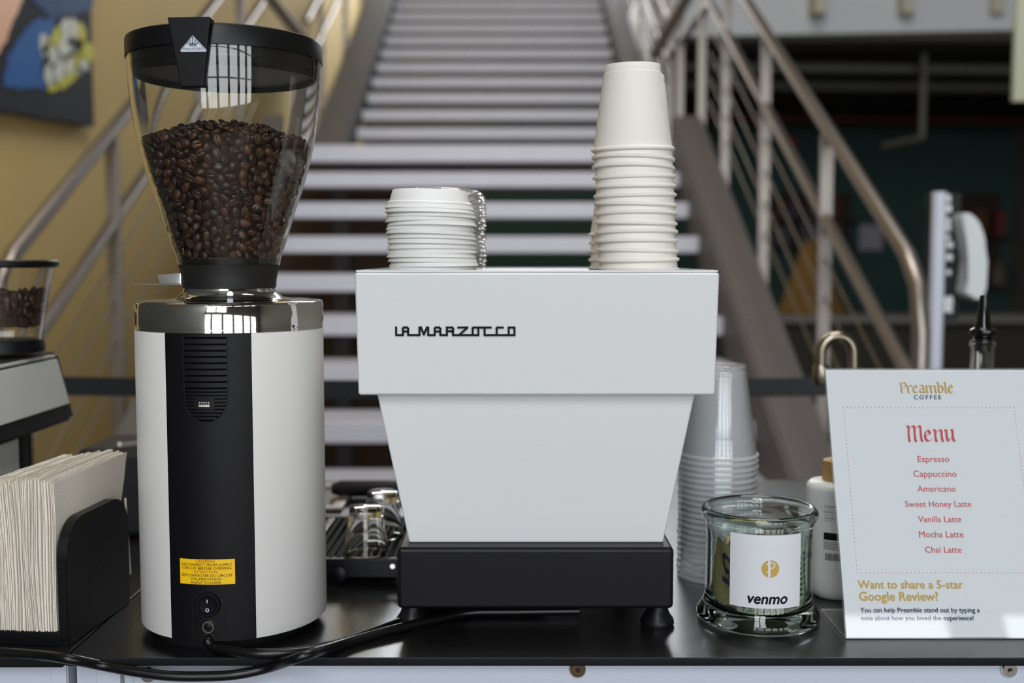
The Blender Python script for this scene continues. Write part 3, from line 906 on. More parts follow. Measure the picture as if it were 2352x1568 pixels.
# yellow caution label
ph0, hwf = math.radians(-2.3), math.radians(16.6)
za, zb2 = 1.0672, 1.0915
bm = B(); lathe(bm, [(R - .0006, za), (R - .0003, za), (R - .0003, zb2), (R - .0006, zb2)], (GX, GY, 0), 16, a0=ph0 - hwf, a1=ph0 + hwf, closed=True)
lab = obj('caution_label', bm, YEL, gr)
rl = R - .00005
Wl = 2 * hwf * rl
def fl(x, y): return cyl(ph0 - hwf + x / rl, za + y, rl)
bm = B()
rows = [('CAUTION', .175 * .0 + .31, .65, 1), ('DISCONNECT FROM SUPPLY', .035, .955, 0), ('CIRCUIT BEFORE OPENING', .055, .94, 0), ('ATTENTION', .27, .69, 1), ('D\u00c9CONNECTER DU CIRCUIT', .045, .955, 0), ("D'ALIMENTATION", .215, .755, 0), ('AVANT D\'OUVRIR', .21, .755, 0)]
Hh = zb2 - za
for i, (s, f0, f1, mi) in enumerate(rows):
    put_text(bm, s, Wl * f0, Wl * f1, Hh * (1 - (i + .86) / 7.05), fl, bold=.004, mi=mi, height=Hh * .105 * (1.25 if '\u00c9' in s else 1))
obj('label_print', bm, [INKB, INKO], lab, smooth=0)
# switch plate, rocker switch, fuse, cord slot
bm = B()
hw = math.radians(9.6); pc = math.radians(-1.6)
arch = [(-hw, z0 + .0002)] + [(hw * math.cos(math.radians(a)), 1.0455 + .0168 * math.sin(math.radians(a))) for a in range(180, -1, -12)] + [(hw, z0 + .0002)]
tube(bm, [cyl(pc + p, zz, R - .0007) for p, zz in arch], .0005, 6); obj('switch_plate_edge', bm, BLACKM, gr)
def face_round(name, phi, z, prof, m, parent, seg=40, rr=R - .001):
    bm = B(); lathe(bm, prof, seg=seg)
    bm.transform(Matrix.Translation(cyl(phi, z, rr)) @ Matrix.Rotation(phi, 4, 'Z') @ Matrix.Rotation(PI / 2, 4, 'X'))
    return obj(name, bm, m, parent)
sw = face_round('power_switch', pc, 1.0478, [(0, .0012), (.0088, .0012), (.0092, .0034), (.0108, .0034), (.0116, .0026), (.0118, 0), (0, 0)], BLACKP, gr)
bm = B()
lathe(bm, [(0, .0024), (.004, .0025), (.0082, .0030), (.0084, .0026), (.0084, 0), (0, 0)], seg=36)
bm.transform(Matrix.Translation(cyl(pc, 1.0478, R - .001)) @ Matrix.Rotation(pc, 4, 'Z') @ Matrix.Rotation(PI / 2 + .06, 4, 'X'))
rk = obj('rocker', bm, BLACKC, sw)
bm = B()
def fs(x, y): return cyl(pc, 1.0478, R + .0024) + Vector((math.cos(pc) * x, math.sin(pc) * x, y))
pen(bm, [[(0, .0026), (0, .0054)]], fs, .0007, up=(0, -1, 0))
pen(bm, [arc(0, -.0044, .0014, 0, 360, 16)], fs, .0006, up=(0, -1, 0))
for v in bm.verts: v.co.y -= .0004
obj('switch_marks', bm, INKW, rk if False else sw, smooth=0)
fu = face_round('fuse_socket', pc, 1.0262, [(0, .0006), (.0042, .0010), (.0046, .0026), (.0056, .0026), (.0058, .001), (.0058, 0), (0, 0)], CHROME, gr, 28)
face_round('fuse_cap', pc, 1.0262, [(0, .0022), (.0032, .0022), (.0044, .0014), (.0044, 0), (0, 0)], BLACKP, fu, 24)
bm = B()
for k in range(2):
    pass
sl = math.radians(3.0)
slot = [(-sl, z0)] + [(sl * math.cos(math.radians(a)), 1.0165 + .004 * math.sin(math.radians(a))) for a in range(180, -1, -20)] + [(sl, z0)]
vs = [cyl(pc + p, zz, R - .0006) for p, zz in slot]
poly(bm, vs); obj('cord_slot', bm, BLACKM, gr, smooth=0)
bm = B()
c0 = cyl(pc, 1.0145, R - .006)
pts = [c0, cyl(pc, 1.0125, R + .002), Vector((c0.x + .006, YE + .012, 1.0062)), at_z(540, 1496, 1.0055), at_z(600, 1501, 1.0055), at_z(680, 1496, 1.0055), at_z(760, 1482, 1.0055), at_z(840, 1456, 1.0055), at_z(920, 1428, 1.0055), at_z(1000, 1406, 1.0055), at_z(1100, 1385, 1.0055), at_z(1250, 1370, 1.0055)]
tube(bm, pts, .0048, 12, True, 0, 6); obj('power_cord', bm, RUBBER, gr)
# chrome ring and top
bm = B()
lathe(bm, [(0, z1), (R - .0004, z1), (R + .0002, z1 + .0004), (R + .0002, z1 + .0028), (R - .0008, z1 + .003), (R - .0008, z1 + .0038), (R + .0002, z1 + .004), (R + .0002, 1.3305), (R - .0006, 1.3318), (R - .0006, 1.3324), (R, 1.3326), (R - .0006, 1.3340), (R - .003, 1.3350), (R - .02, 1.3356),
           (.0640, 1.3358), (.0580, 1.3364), (.0525, 1.3382), (.0485, 1.3410), (.0462, 1.3440), (.0452, 1.3475), (0, 1.3475)], (GX, GY, 0), 120)
obj('chrome_collar', bm, CHROME, gr)
face_round('set_screw', math.radians(14.5), 1.3423, [(0, .0014), (.003, .0014), (.0034, .0008), (.0034, 0), (0, 0)], mat('zinc_screw', (170, 180, 188), .3, 1), gr, 20, .0475)
bm = B()
lathe(bm, [(0, 1.3475), (.0460, 1.3475), (.0462, 1.3480), (.0468, 1.3560), (.0488, 1.3660), (.0506, 1.3705), (.0495, 1.3708), (0, 1.3708)], (GX, GY, 0), 80)
obj('neck_collar', bm, mat('black_neck_plastic', (24, 23, 22), .5, bump=.08, bscale=1500), gr)
bm = B(); lathe(bm, [(.0467, 1.3504), (.0471, 1.3504), (.0471, 1.3517), (.0467, 1.3517)], (GX, GY, 0), 30, a0=math.radians(-80), a1=math.radians(14.5), closed=True); obj('slide_slot', bm, BLACKM, gr)
bm = B(); box(bm, GX - .093, GX - .03, GY - .022, GY + .022, 1.3506, 1.3514, .0003); sl_ = obj('shutter_slide', bm, CHROME, gr)
bm = B(); hexa(bm, [(GX - .0665, GY - .018, 1.3514), (GX - .044, GY - .018, 1.3514), (GX - .044, GY + .018, 1.3514), (GX - .0665, GY + .018, 1.3514), (GX - .0690, GY - .018, 1.3605), (GX - .044, GY - .018, 1.3625), (GX - .044, GY + .018, 1.3625), (GX - .0690, GY + .018, 1.3605)], .001); obj('slide_grip', bm, CHROME, sl_)
# hopper
HP = [(.0500, 1.3700), (.0518, 1.3785), (.0560, 1.3900), (.0612, 1.4075), (.0672, 1.4270), (.0735, 1.4450), (.0788, 1.4620), (.0838, 1.4810), (.0882, 1.5030), (.0916, 1.5270), (.0936, 1.5490), (.0945, 1.5700), (.0945, 1.5740)]
def hop_r(z):
    for (r0, a), (r1, b) in zip(HP, HP[1:]):
        if a <= z <= b: return r0 + (r1 - r0) * (z - a) / (b - a)
    return HP[-1][0] if z > HP[-1][1] else HP[0][0]
bm = B()
inner = [(r - .0028, z) for r, z in HP[::-1]]
lathe(bm, HP + inner, (GX, GY, 0), 128, closed=True)
hop = obj('hopper', bm, CLEARH, gr)
bm = B(); lathe(bm, [(0, 1.3709), (.0468, 1.3709), (.0482, 1.3765), (.0478, 1.3770), (0, 1.3770)], (GX, GY, 0), 64); obj('hopper_gasket', bm, BLACKM, gr)
bm = B()
lathe(bm, [(0, 1.5935), (.090, 1.5935), (.0950, 1.5915), (.0958, 1.5890), (.0958, 1.5735), (.0946, 1.5735), (.0946, 1.5762), (.0900, 1.5762), (.0895, 1.5590), (.0880, 1.5555), (.0865, 1.5555), (.0850, 1.5600), (0, 1.5600)], (GX, GY, 0), 120)
lid_g = obj('hopper_lid', bm, mat('black_lid_plastic', (12, 12, 13), .4, spec=.4, bump=.05, bscale=2500), gr)
bm = B(); lathe(bm, [(.0897, 1.5640), (.0914, 1.5640), (.0914, 1.5658), (.0897, 1.5658)], (GX, GY, 0), 96, closed=True); obj('seal_ring', bm, RUBBER, lid_g)
# lid clip with the maker's badge
pcx = math.radians(-3.5)
ex = Vector((math.cos(pcx), math.sin(pcx), 0)); nrm = Vector((math.sin(pcx), -math.cos(pcx), 0))
cO = Vector((GX, GY, 0))
def cp(x, z, d): return cO + ex * x + nrm * d + Vector((0, 0, z))
bm = B()
zT, zB = 1.5955, 1.5335
hexa(bm, [cp(-.0107, zB, .0985), cp(.0107, zB, .0985), cp(.0107, zB, .0925), cp(-.0107, zB, .0925), cp(-.0200, zT, .1035), cp(.0200, zT, .1035), cp(.0200, zT, .0905), cp(-.0200, zT, .0905)], .0012, 3)
clip = obj('lid_clip', bm, BLACKP, lid_g)
def on_clip(x, y):            # y up from clip bottom along its face
    f = y / (zT - zB)
    return cp(x, zB + y, .0985 + .005 * f + .00025)
def fz(zx, zy):               # zoom pixels of the badge crop (400..490, 70..130 at 26.13x)
    p = at(400 + zx / 26.13, 70 + zy / 26.13, 1.0165)
    return ((p - cO).dot(ex), p.z - zB)
bm = B()
TR = [fz(1070, 285), fz(1100, 290), fz(1915, 1150), fz(1915, 1210), fz(1860, 1250), fz(380, 1250), fz(315, 1200), fz(320, 1130)]
extr(bm, [on_clip(*p) for p in TR], nrm * .0003)
bd = obj('badge', bm, mat('silver_badge', (206, 210, 222), .35, .35), clip)
def fb(x, y):
    p = fz(x, y); return on_clip(*p) + nrm * .0004
bm = B()
pen(bm, [[(350, 1175), (1070, 345), (1880, 1185)]], fb, 22, up=nrm)
pen(bm, [[(1070, 345), (1080, 800)], [(895, 540), (980, 800)], [(1265, 540), (1205, 800)], [(745, 700), (900, 830)], [(1415, 705), (1285, 830)], [(890, 830), (960, 790), (1080, 770), (1200, 790), (1290, 830)]], fb, 44, up=nrm)
pen(bm, [[(915, 892), (1000, 872), (1095, 866), (1190, 872), (1275, 892)]], fb, 40, up=nrm)
def fbt(x, y): return fb(x, 2340 - y)
put_text(bm, 'MAHL', 530, 1035, 2340 - 1160, fbt, bold=.0, height=150)
put_text(bm, 'k', 1070, 1180, 2340 - 1160, fbt, bold=.0, height=245)
put_text(bm, '\u00d6NIG', 1180, 1725, 2340 - 1165, fbt, bold=.0, height=200)
obj('badge_print', bm, INKB, bd, smooth=0)

# ------------------------------------------------------------------ coffee beans
def bean_shape(bm, M, sub=(10, 6), mi=(0, 1)):
    """a roasted bean: domed on +z, flatter on -z with a curved crease"""
    nu, nv = sub
    a, b, c = .0053, .0041, .0027
    rings = []
    for j in range(nv + 1):
        th = -PI / 2 + PI * j / nv
        rr, zz = math.cos(th), math.sin(th)
        zz = zz * (c * 1.1 if zz > 0 else c * .62)
        ring = []
        if j in (0, nv):
            ring = [bm.verts.new(M @ Vector((0, 0, zz)))]
        else:
            for i in range(nu):
                f = 2 * PI * i / nu
                ring.append(bm.verts.new(M @ Vector((a * rr * math.cos(f), b * rr * math.sin(f), zz))))
        rings.append(ring)
    for A, Bq in zip(rings, rings[1:]):
        for i in range(nu):
            j = (i + 1) % nu
            if len(A) == 1: f = bm.faces.new((A[0], Bq[j], Bq[i]))
            elif len(Bq) == 1: f = bm.faces.new((A[i], A[j], Bq[0]))
            else: f = bm.faces.new((A[i], A[j], Bq[j], Bq[i]))
            f.material_index = mi[0]
    # crease line, slightly proud of the flat side
    L = []
    for k in range(7):
        t_ = -1 + 2 * k / 6
        x = a * .86 * t_
        rr = math.sqrt(max(0, 1 - (x / a) ** 2))
        zz = -c * .62 * rr - .00006
        L.append((x, .00045 * math.sin(t_ * 2.6), zz, .00022 * (1.15 - abs(t_))))
    for p, q in zip(L, L[1:]):
        v = [bm.verts.new(M @ Vector(x)) for x in ((p[0], p[1] - p[3], p[2]), (p[0], p[1] + p[3], p[2]), (q[0], q[1] + q[3], q[2]), (q[0], q[1] - q[3], q[2]))]
        f = bm.faces.new(v); f.material_index = mi[1]
def bean_obj_bm():
    bm = B(); bean_shape(bm, Matrix.Identity(4), (16, 10))
    # pinch the flat side along the crease
    for v in bm.verts:
        if v.co.z < 0:
            v.co.z += .0007 * math.exp(-(v.co.y / .0009) ** 2)
    return bm
rb = random.Random(21)
def fill_top(phi, r): return 1.489 + .020 * (1 - (r / .085) ** 2)
spots, tries = [], 0
while tries < 30000:
    tries += 1
    z = rb.uniform(1.3795, 1.492)
    if rb.random() > hop_r(z) / .09: continue
    ph_ = rb.uniform(-PI * .62, PI * .62)
    rr = hop_r(z) - .0028 - .0034 - rb.uniform(0, .0012)
    p = Vector((rr * math.sin(ph_), -rr * math.cos(ph_), z))
    if any((p - q[0]).length < .0080 for q in spots): continue
    spots.append((p, ph_, z))
view = math.radians(14.4)
spots.sort(key=lambda s: abs(s[1] - view))
def bean_matrix(p, ph_, z, flip=None):
    out = Vector((math.sin(ph_), -math.cos(ph_), -.35)).normalized()
    q = out.to_track_quat('Z', 'Y').to_matrix().to_4x4()
    fl = (rb.random() < .42) if flip is None else flip
    M = Matrix.Translation(Vector((GX, GY, 0)) + p) @ q @ Matrix.Rotation(rb.uniform(0, 2 * PI), 4, 'Z')
    M = M @ Matrix.Rotation(rb.gauss(0, .38), 4, 'X') @ Matrix.Rotation(rb.gauss(0, .3), 4, 'Y')
    if fl: M = M @ Matrix.Rotation(PI, 4, 'X')
    s = rb.uniform(.92, 1.14)
    return M, s
LB = 'roasted brown coffee bean behind the front of the tall grinder hopper'
GB = 'coffee beans in the tall grinder hopper'
bean0 = None
for s in spots[:300]:
    M, k = bean_matrix(*s)
    if bean0 is None:
        bean0 = obj('coffee_bean', bean_obj_bm(), [BEAN, CHAFF], smooth=60)
        tag(bean0, LB, 'coffee bean', GB)
        o = bean0
    else:
        o = bean0.copy(); COL.objects.link(o)
    o.location = M.translation; o.rotation_euler = M.to_euler(); o.scale = (k, k, k)
bm = B()
for s in spots[300:]:
    M, k = bean_matrix(*s); bean_shape(bm, M @ Matrix.Scale(k, 4))
for layer in (.0062,):
    pts2, tries = [], 0
    while tries < 9000:
        tries += 1
        z = rb.uniform(1.381, 1.494); ph_ = rb.uniform(-PI * .6, PI * .6)
        rr = hop_r(z) - .0028 - .0034 - layer
        p = Vector((rr * math.sin(ph_), -rr * math.cos(ph_), z))
        if any((p - q).length < .0074 for q in pts2): continue
        pts2.append(p); M, k = bean_matrix(p, ph_, z); bean_shape(bm, M @ Matrix.Scale(k, 4))
pts2, tries = [], 0
while tries < 9000:
    tries += 1
    ph_, r_ = rb.uniform(0, 2 * PI), .084 * math.sqrt(rb.random())
    p = Vector((r_ * math.sin(ph_), -r_ * math.cos(ph_), fill_top(ph_, r_) + rb.uniform(0, .003)))
    if any((p - q).length < .0078 for q in pts2): continue
    if r_ > hop_r(p.z) - .009: continue
    pts2.append(p)
    M = Matrix.Translation(Vector((GX, GY, 0)) + p) @ Euler((rb.gauss(0, .4) + (PI if rb.random() < .4 else 0), rb.gauss(0, .4), rb.uniform(0, 6))).to_matrix().to_4x4()
    bean_shape(bm, M)
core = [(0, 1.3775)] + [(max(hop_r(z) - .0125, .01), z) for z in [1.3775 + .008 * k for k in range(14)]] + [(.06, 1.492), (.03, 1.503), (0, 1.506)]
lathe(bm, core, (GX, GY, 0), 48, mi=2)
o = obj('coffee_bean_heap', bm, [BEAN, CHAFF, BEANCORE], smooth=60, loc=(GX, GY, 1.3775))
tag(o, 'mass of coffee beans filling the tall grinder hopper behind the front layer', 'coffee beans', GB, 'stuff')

# ------------------------------------------------------------------ napkin holder
NX, NY, NR = -.4655, 1.118, math.radians(-4.6)
nh = thing('napkin_holder', 'black upright napkin holder with rounded side panels', 'napkin holder', (NX, NY, 1.0), NR)
def side_panel(x0, x1):
    bm = B()
    L, H, r = .070, .1225, .036
    pts = [(-L, 0.0)] + [(-L + r - r * math.cos(math.radians(a)), H - r + r * math.sin(math.radians(a))) for a in range(0, 91, 9)] + [(L - r + r * math.sin(math.radians(a)), H - r + r * math.cos(math.radians(a))) for a in range(0, 91, 9)] + [(L, 0.0)]
    extr(bm, [(x0, y, z) for y, z in pts], (x1 - x0, 0, 0))
    es = [e for e in bm.edges if len({round(v.co.x, 5) for v in e.verts}) == 1]
    BEV[0] = True
    bmesh.ops.bevel(bm, geom=es, offset=.0012, segments=2, affect='EDGES')
    return obj('side_panel', bm, mat('black_satin_board', (15, 15, 16), .36, spec=.4), nh, world=False)
side_panel(.0305, .0405); side_panel(-.0405 - .004, -.0345)
bm = B(); box(bm, -.0345, .0305, -.069, .069, 0, .014, .001); obj('floor_plate', bm, MATS['black_satin_board'], nh, world=False)
rn = random.Random(17)
nap_group = 'cream napkins in the black holder'
NN = 54
def napkin_bm(i):
    bm = B()
    f = i / (NN - 1)
    nu, nv = 10, 12
    xo = -.0325 + .0605 * f
    H = .148 + rn.uniform(-.003, .002) - .002 * math.sin(f * 7)
    ya, yb = -.069 + rn.uniform(-.0018, .0018), .075 + rn.uniform(-.002, .002)
    ph1, ph2 = rn.uniform(0, .5), rn.uniform(0, .5)
    def P(u, v, d):
        y = ya + (yb - ya) * u
        z = .0145 + H * v
        wav = .0016 * math.sin(5.2 * v + 3 * f + ph1) * (1 - .5 * u) + .0012 * math.sin(9 * u + 4 * f + ph2)
        flare = .011 * max(0, v - .62) / .38 * (u ** 1.3) * (f - .15) - .004 * max(0, v - .7) / .3 * (1 - f) * (1 - u)
        pinch = -.0035 * math.exp(-((v - .55) / .16) ** 2) * (1 - f) ** 2 * (1 if f < .12 else 0) * -1
        ytop = -.003 * math.sin(v * PI) * math.sin(f * 11 + 1)
        return Vector((xo + wav * .55 + flare + pinch + d, y + ytop + rn.uniform(-.0003, .0003), z + rn.uniform(-.0002, .0002) + (.004 * u * f if v > .9 else 0)))
    G = [[[bm.verts.new(P(u / nu, v / nv, d)) for v in range(nv + 1)] for u in range(nu + 1)] for d in (-.00035, .00035)]
    for k, g in enumerate(G):
        for u in range(nu):
            for v in range(nv):
                q = (g[u][v], g[u + 1][v], g[u + 1][v + 1], g[u][v + 1])
                bm.faces.new(q if k else q[::-1])
    border = [(u, 0) for u in range(nu)] + [(nu, v) for v in range(nv)] + [(u, nv) for u in range(nu, 0, -1)] + [(0, v) for v in range(nv, 0, -1)]
    for (a, b), (c, d) in zip(border, border[1:] + border[:1]):
        bm.faces.new((G[0][a][b], G[0][c][d], G[1][c][d], G[1][a][b]))
    return bm
for i in range(NN):
    bm = napkin_bm(i)
    o = obj('napkin', bm, NAPK, smooth=50)
    o.location, o.rotation_euler = (NX, NY, 1.0), (0, 0, NR)
    tag(o, 'cream paper napkin standing edge-on in the black holder' if i < NN - 1 else 'outermost cream napkin, its flat face showing above the black holder panel', 'napkin', nap_group)
bm = B()
hexa(bm, [(.029, .074, .030), (.0305, .074, .030), (.0305, .0755, .030), (.029, .0755, .030), (.026, .073, .115), (.0275, .073, .115), (.0275, .0745, .115), (.026, .0745, .115)])
o = obj('napkin', bm, NAPK); o.location, o.rotation_euler = (NX + .009, NY, 1.0), (0, 0, NR)
tag(o, 'loose napkin corner hanging out behind the black holder panel', 'napkin', nap_group)

# ------------------------------------------------------------------ second grinder, partly in frame
g2 = thing('coffee_grinder', 'white grinder with black trim and a small hopper, behind the napkin holder', 'coffee grinder', (-.70, 1.38, 1.0))
fx = -.603
PT = [at_x(-200, 945, fx), at_x(134, 813, fx), at_x(168, 935, fx), at_x(-200, 1055, fx)]
yb_t, yb_b = PT[1].y, PT[2].y
zt2, zb2_ = PT[1].z, PT[2].z
def head(x0, x1, off, m, name, par):
    bm = B()
    pts = [(1.05, zt2 + off * .2), (yb_t + off * .8, zt2 + off * .2), (yb_b + off * 1.2, zb2_ - off * 1.4), (1.05, zb2_ - off * 1.4)]
    extr(bm, [(x0, y, z) for y, z in pts], (x1 - x0, 0, 0))
    BEV[0] = True
    bmesh.ops.bevel(bm, geom=bm.edges[:], offset=.006, segments=3, affect='EDGES')
    return obj(name, bm, m, par)
hd = head(-.80, fx - .003, .0135, mat('black_trim_plastic', (18, 19, 19), .45), 'head_trim', g2)
head(-.795, fx, -.001, mat('pale_grey_white_panel', (226, 229, 222), .4), 'head_panel', g2)
bm = B(); box(bm, -.80, -.625, 1.10, 1.385, 1.012, 1.165, .006); obj('body', bm, MATS['pale_grey_white_panel'], g2)
bm = B(); box(bm, -.66, -.617, 1.388, 1.40, 1.0, 1.17, .003); obj('rear_post', bm, BLACKM, g2)
bm = B(); box(bm, -.81, -.61, 1.08, 1.50, 1.0, 1.012, .003); obj('base_plate', bm, BLACKM, g2)
HX, HY = -.6515, 1.40
bm = B(); lathe(bm, [(0, zt2 + .008), (.0515, zt2 + .008), (.0512, 1.268), (.0495, 1.2745), (0, 1.2745)], (HX, HY, 0), 48); obj('hopper_collar', bm, BLACKP, g2)
bm = B(); pr = [(.0485, 1.2745), (.0492, 1.285), (.0500, 1.292), (.0640, 1.366)]
lathe(bm, pr + [(r - .0025, z) for r, z in pr[::-1]], (HX, HY, 0), 56, closed=True); obj('hopper', bm, CLEARH, g2)
bm = B(); lathe(bm, [(0, 1.3755), (.069, 1.3755), (.0706, 1.374), (.0706, 1.368), (.066, 1.366), (0, 1.366)], (HX, HY, 0), 56); obj('hopper_lid', bm, BLACKP, g2)
bm = B(); rb2 = random.Random(4)
for k in range(420):
    z = rb2.uniform(1.293, 1.337); ph_ = rb2.uniform(0, 2 * PI)
    rr = .0485 + (z - 1.292) * .19 - .004 - rb2.random() * .006
    M = Matrix.Translation((HX + rr * math.sin(ph_), HY - rr * math.cos(ph_), z)) @ Euler((rb2.uniform(0, 6), rb2.uniform(0, 6), rb2.uniform(0, 6))).to_matrix().to_4x4()
    bean_shape(bm, M, (8, 5))
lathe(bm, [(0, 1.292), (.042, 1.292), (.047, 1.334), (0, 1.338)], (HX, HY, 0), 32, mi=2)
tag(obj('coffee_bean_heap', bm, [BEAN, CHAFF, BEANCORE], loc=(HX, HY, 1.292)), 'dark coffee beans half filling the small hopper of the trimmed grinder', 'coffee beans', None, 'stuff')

# knock box behind the tall grinder
kb = thing('knock_box', 'black knock box standing behind the napkins and the tall grinder', 'knock box', (-.53, 1.53, 1.0))
bm = B(); box(bm, -.588, -.45, 1.46, 1.60, 1.0, 1.122, .012, 3); obj('bin', bm, BLACKM, kb)
bm = B(); rod(bm, (-.530, 1.475, 1.124), (-.46, 1.50, 1.129), .0050, 12); obj('cross_bar', bm, PIPE, kb)
bm = B(); rod(bm, (-.534, 1.474, 1.1242), (-.529, 1.476, 1.1245), .0062, 14); obj('bar_end', bm, STEEL, kb)

# ------------------------------------------------------------------ drip tray with shot glasses
tr = thing('drip_tray', 'low black slatted drip tray beside the espresso machine base', 'drip tray', (-.2, 1.36, 1.0))
tx0, tx1, ty0, ty1, tz0, tz1 = -.300, -.118, 1.250, 1.470, 1.0085, 1.0305
bm = B()
box(bm, tx0, tx1, ty0, ty0 + .012, tz0, tz1, .0015); box(bm, tx0, tx1, ty1 - .012, ty1, tz0, tz1, .0015)
box(bm, tx0, tx0 + .012, ty0, ty1, tz0, tz1, .0015); box(bm, tx1 - .010, tx1, ty0, ty1, tz0, tz1, .0015)
obj('frame', bm, BLACKC, tr)
bm = B()
for k in range(11):
    x = tx0 + .066 + k * .0098
    box(bm, x, x + .0058, ty0 + .006, ty1 - .006, tz1 - .004, tz1, .0006)
obj('grille', bm, mat('black_matt_grille', (9, 9, 9), .75, spec=.2), tr)
for k, x in enumerate((-.262, -.247)):
    bm = B(); box(bm, x, x + .009, ty0 + .012, ty1 - .012, tz1 - .006, tz1 - .0005, .001); obj('side_rail', bm, mat('dark_grey_rail', (84, 82, 84), .35, .6), tr)
bm = B(); box(bm, tx0 + .01, tx1 - .01, ty0 + .01, ty1 - .01, tz0, tz0 + .003); obj('catch_pan', bm, BLACKM, tr)
for x, y in ((tx0 + .020, ty0 + .018), (tx0 + .020, ty1 - .018), (tx1 - .014, ty1 - .018), (tx1 - .014, ty0 + .018)):
    if True:
        bm = B(); lathe(bm, [(0, .0095), (.010, .0095), (.011, .004), (.011, 0), (0, 0)], (x, y, 1.0), 20); obj('foot', bm, BLACKC, tr)
bm = B(); lathe(bm, [(0, .004), (.006, .004), (.010, .002), (.011, -.012), (0, -.012)], seg=20)
bm.transform(Matrix.Translation((at(778, 1322, 1.248).x, ty0 - .002, 1.0125)) @ Matrix.Rotation(PI / 2, 4, 'X')); obj('knob', bm, BLACKC, tr)
bm = B(); lathe(bm, [(0, .003), (.003, .003), (.0034, 0), (0, 0)], seg=16)
bm.transform(Matrix.Translation((at(902, 1301, 1.248).x, ty0 - .001, 1.023)) @ Matrix.Rotation(PI / 2, 4, 'X')); obj('bolt', bm, CHROME, tr)
def shot_bm():
    bm = B()
    lathe(bm, [(.0250, 0), (.0260, .0006), (.0260, .002), (.0197, .0505), (.0189, .0560), (.0170, .0570), (0, .0570), (0, .0445), (.0168, .0445), (.0180, .0420), (.0242, .003), (.0244, .0006)], seg=56, closed=True)
    return bm
s0 = obj('shot_glass', shot_bm(), GLASSC)
s0.location = (at(840, 1220, 1.275).x, 1.278, tz1 + .0003)
tag(s0, 'upturned clear shot glass at the front of the drip tray', 'glass', 'upturned shot glasses')
dup(s0, None, (at(879, 1180, 1.356).x, 1.358, tz1 + .0003), None, 'upturned clear shot glass farther back, partly behind the white machine')
bm = B(); tube(bm, [(-.285, 1.72, 1.014), (-.27, 1.72, 1.0145), (-.20, 1.72, 1.0145), (-.12, 1.72, 1.0145), (-.10, 1.72, 1.012)], [.008, .0135, .0135, .0125, .008], 20)
pf = thing('portafilter', 'black-handled portafilter lying beyond the shot glasses beside the sink', 'portafilter', (-.19, 1.72, 1.0))
obj('handle', bm, BLACKM, pf)
bm = B(); lathe(bm, [(0, 0), (.030, 0), (.033, .004), (.035, .026), (.031, .026), (.029, .006), (0, .006)], (-.062, 1.72, 1.0), 32); obj('basket', bm, CHROME, pf)
sk = thing('sink', 'small stainless steel sink set in the back of the worktop', 'sink', (-.36, 1.70, 1.0))
bm = B()
q = [(-.47, -.255, 1.62, 1.80)]
x0, x1, y0, y1 = q[0]
for b in ((x0, x1, y0, y0 + .018), (x0, x1, y1 - .018, y1), (x0, x0 + .018, y0 + .018, y1 - .018), (x1 - .018, x1, y0 + .018, y1 - .018)):
    box(bm, b[0], b[1], b[2], b[3], 1.0002, 1.0065, .002)
obj('rim', bm, STEEL, sk)
bm = B(); box(bm, x0 + .016, x1 - .016, y0 + .016, y1 - .016, 1.0002, 1.0014); obj('basin', bm, mat('dark_basin_steel', (96, 92, 88), .3, .9), sk)

# ------------------------------------------------------------------ clear cups stack
def clear_cup_bm():
    bm = B()
    bead = [(.0459 + .0018 * math.cos(a), .0019 + .0018 * math.sin(a)) for a in [math.radians(x) for x in (180, 230, 280, 330, 20, 70, 110)]]
    lathe(bm, bead + [(.0448, .0040)], seg=64, mi=1)
    lathe(bm, [(.0448, .0040), (.0443, .012), (.0436, .014), (.0428, .0225), (.0420, .0245), (.0306, .100), (.0300, .103), (.0306, .1045), (.0296, .107), (.0280, .1080), (.0270, .1065), (.0255, .1045), (0, .1045)], seg=64)
    bmesh.ops.remove_doubles(bm, verts=bm.verts, dist=1e-5)
    return bm
ccx = at(1649, 1100, 1.293).x
c0 = obj('clear_cup', clear_cup_bm(), [CLEARC, CLEARR])
c0.location = (ccx, 1.293, 1.0003)
tag(c0, 'upturned clear plastic cup in the tall stack behind the tip jar', 'cup', 'clear plastic cups in the stack')
NCC = 22
for i in range(1, NCC):
    c = dup(c0, None, (ccx + rnd.uniform(-.0006, .0006), 1.293 + rnd.uniform(-.0006, .0006), 1.0003 + i * .0069), (rnd.uniform(-.01, .01), rnd.uniform(-.01, .01), 0))
    if i == NCC - 1: c['label'] = 'topmost upturned clear plastic cup of the tall stack, smooth side showing'

# ------------------------------------------------------------------ tip jar
JX, JY = .2585, 1.133
jar = thing('tip_jar', 'thick greenish glass tip jar with a white payment sticker', 'jar', (JX, JY, 1.0))
bm = B()
OUT = [(0, .003), (.046, .003), (.049, .0), (.0600, .0), (.0630, .003), (.0638, .0065), (.0628, .0105), (.0595, .0155), (.0568, .0205), (.0553, .0265), (.0549, .034), (.0546, .060), (.0544, .094), (.0548, .102), (.0572, .1065), (.0594, .110), (.0600, .1135), (.0594, .117), (.0572, .1192), (.0545, .1190), (.0522, .1165), (.0512, .112)]
INN = [(.0506, .104), (.0502, .094), (.0504, .060), (.0506, .034), (.0512, .024), (.0495, .0165), (.0420, .0120), (.025, .0110), (0, .0106)]
lathe(bm, OUT + INN, (JX, JY, 1.0), 128)
obj('glass_body', bm, GLASSJ, jar, smooth=60)
def jc(phi, z, r): return Vector((JX + r * math.sin(phi), JY - r * math.cos(phi), z))
jp = math.atan2(-(JX), JY) * -1      # towards the camera is -phi
sa = at(1683, 1226, 1.083); sb = at(1838, 1395, 1.083)
p0 = math.asin((sa.x - JX) / .0553); p1 = math.asin((sb.x - JX) / .0553)
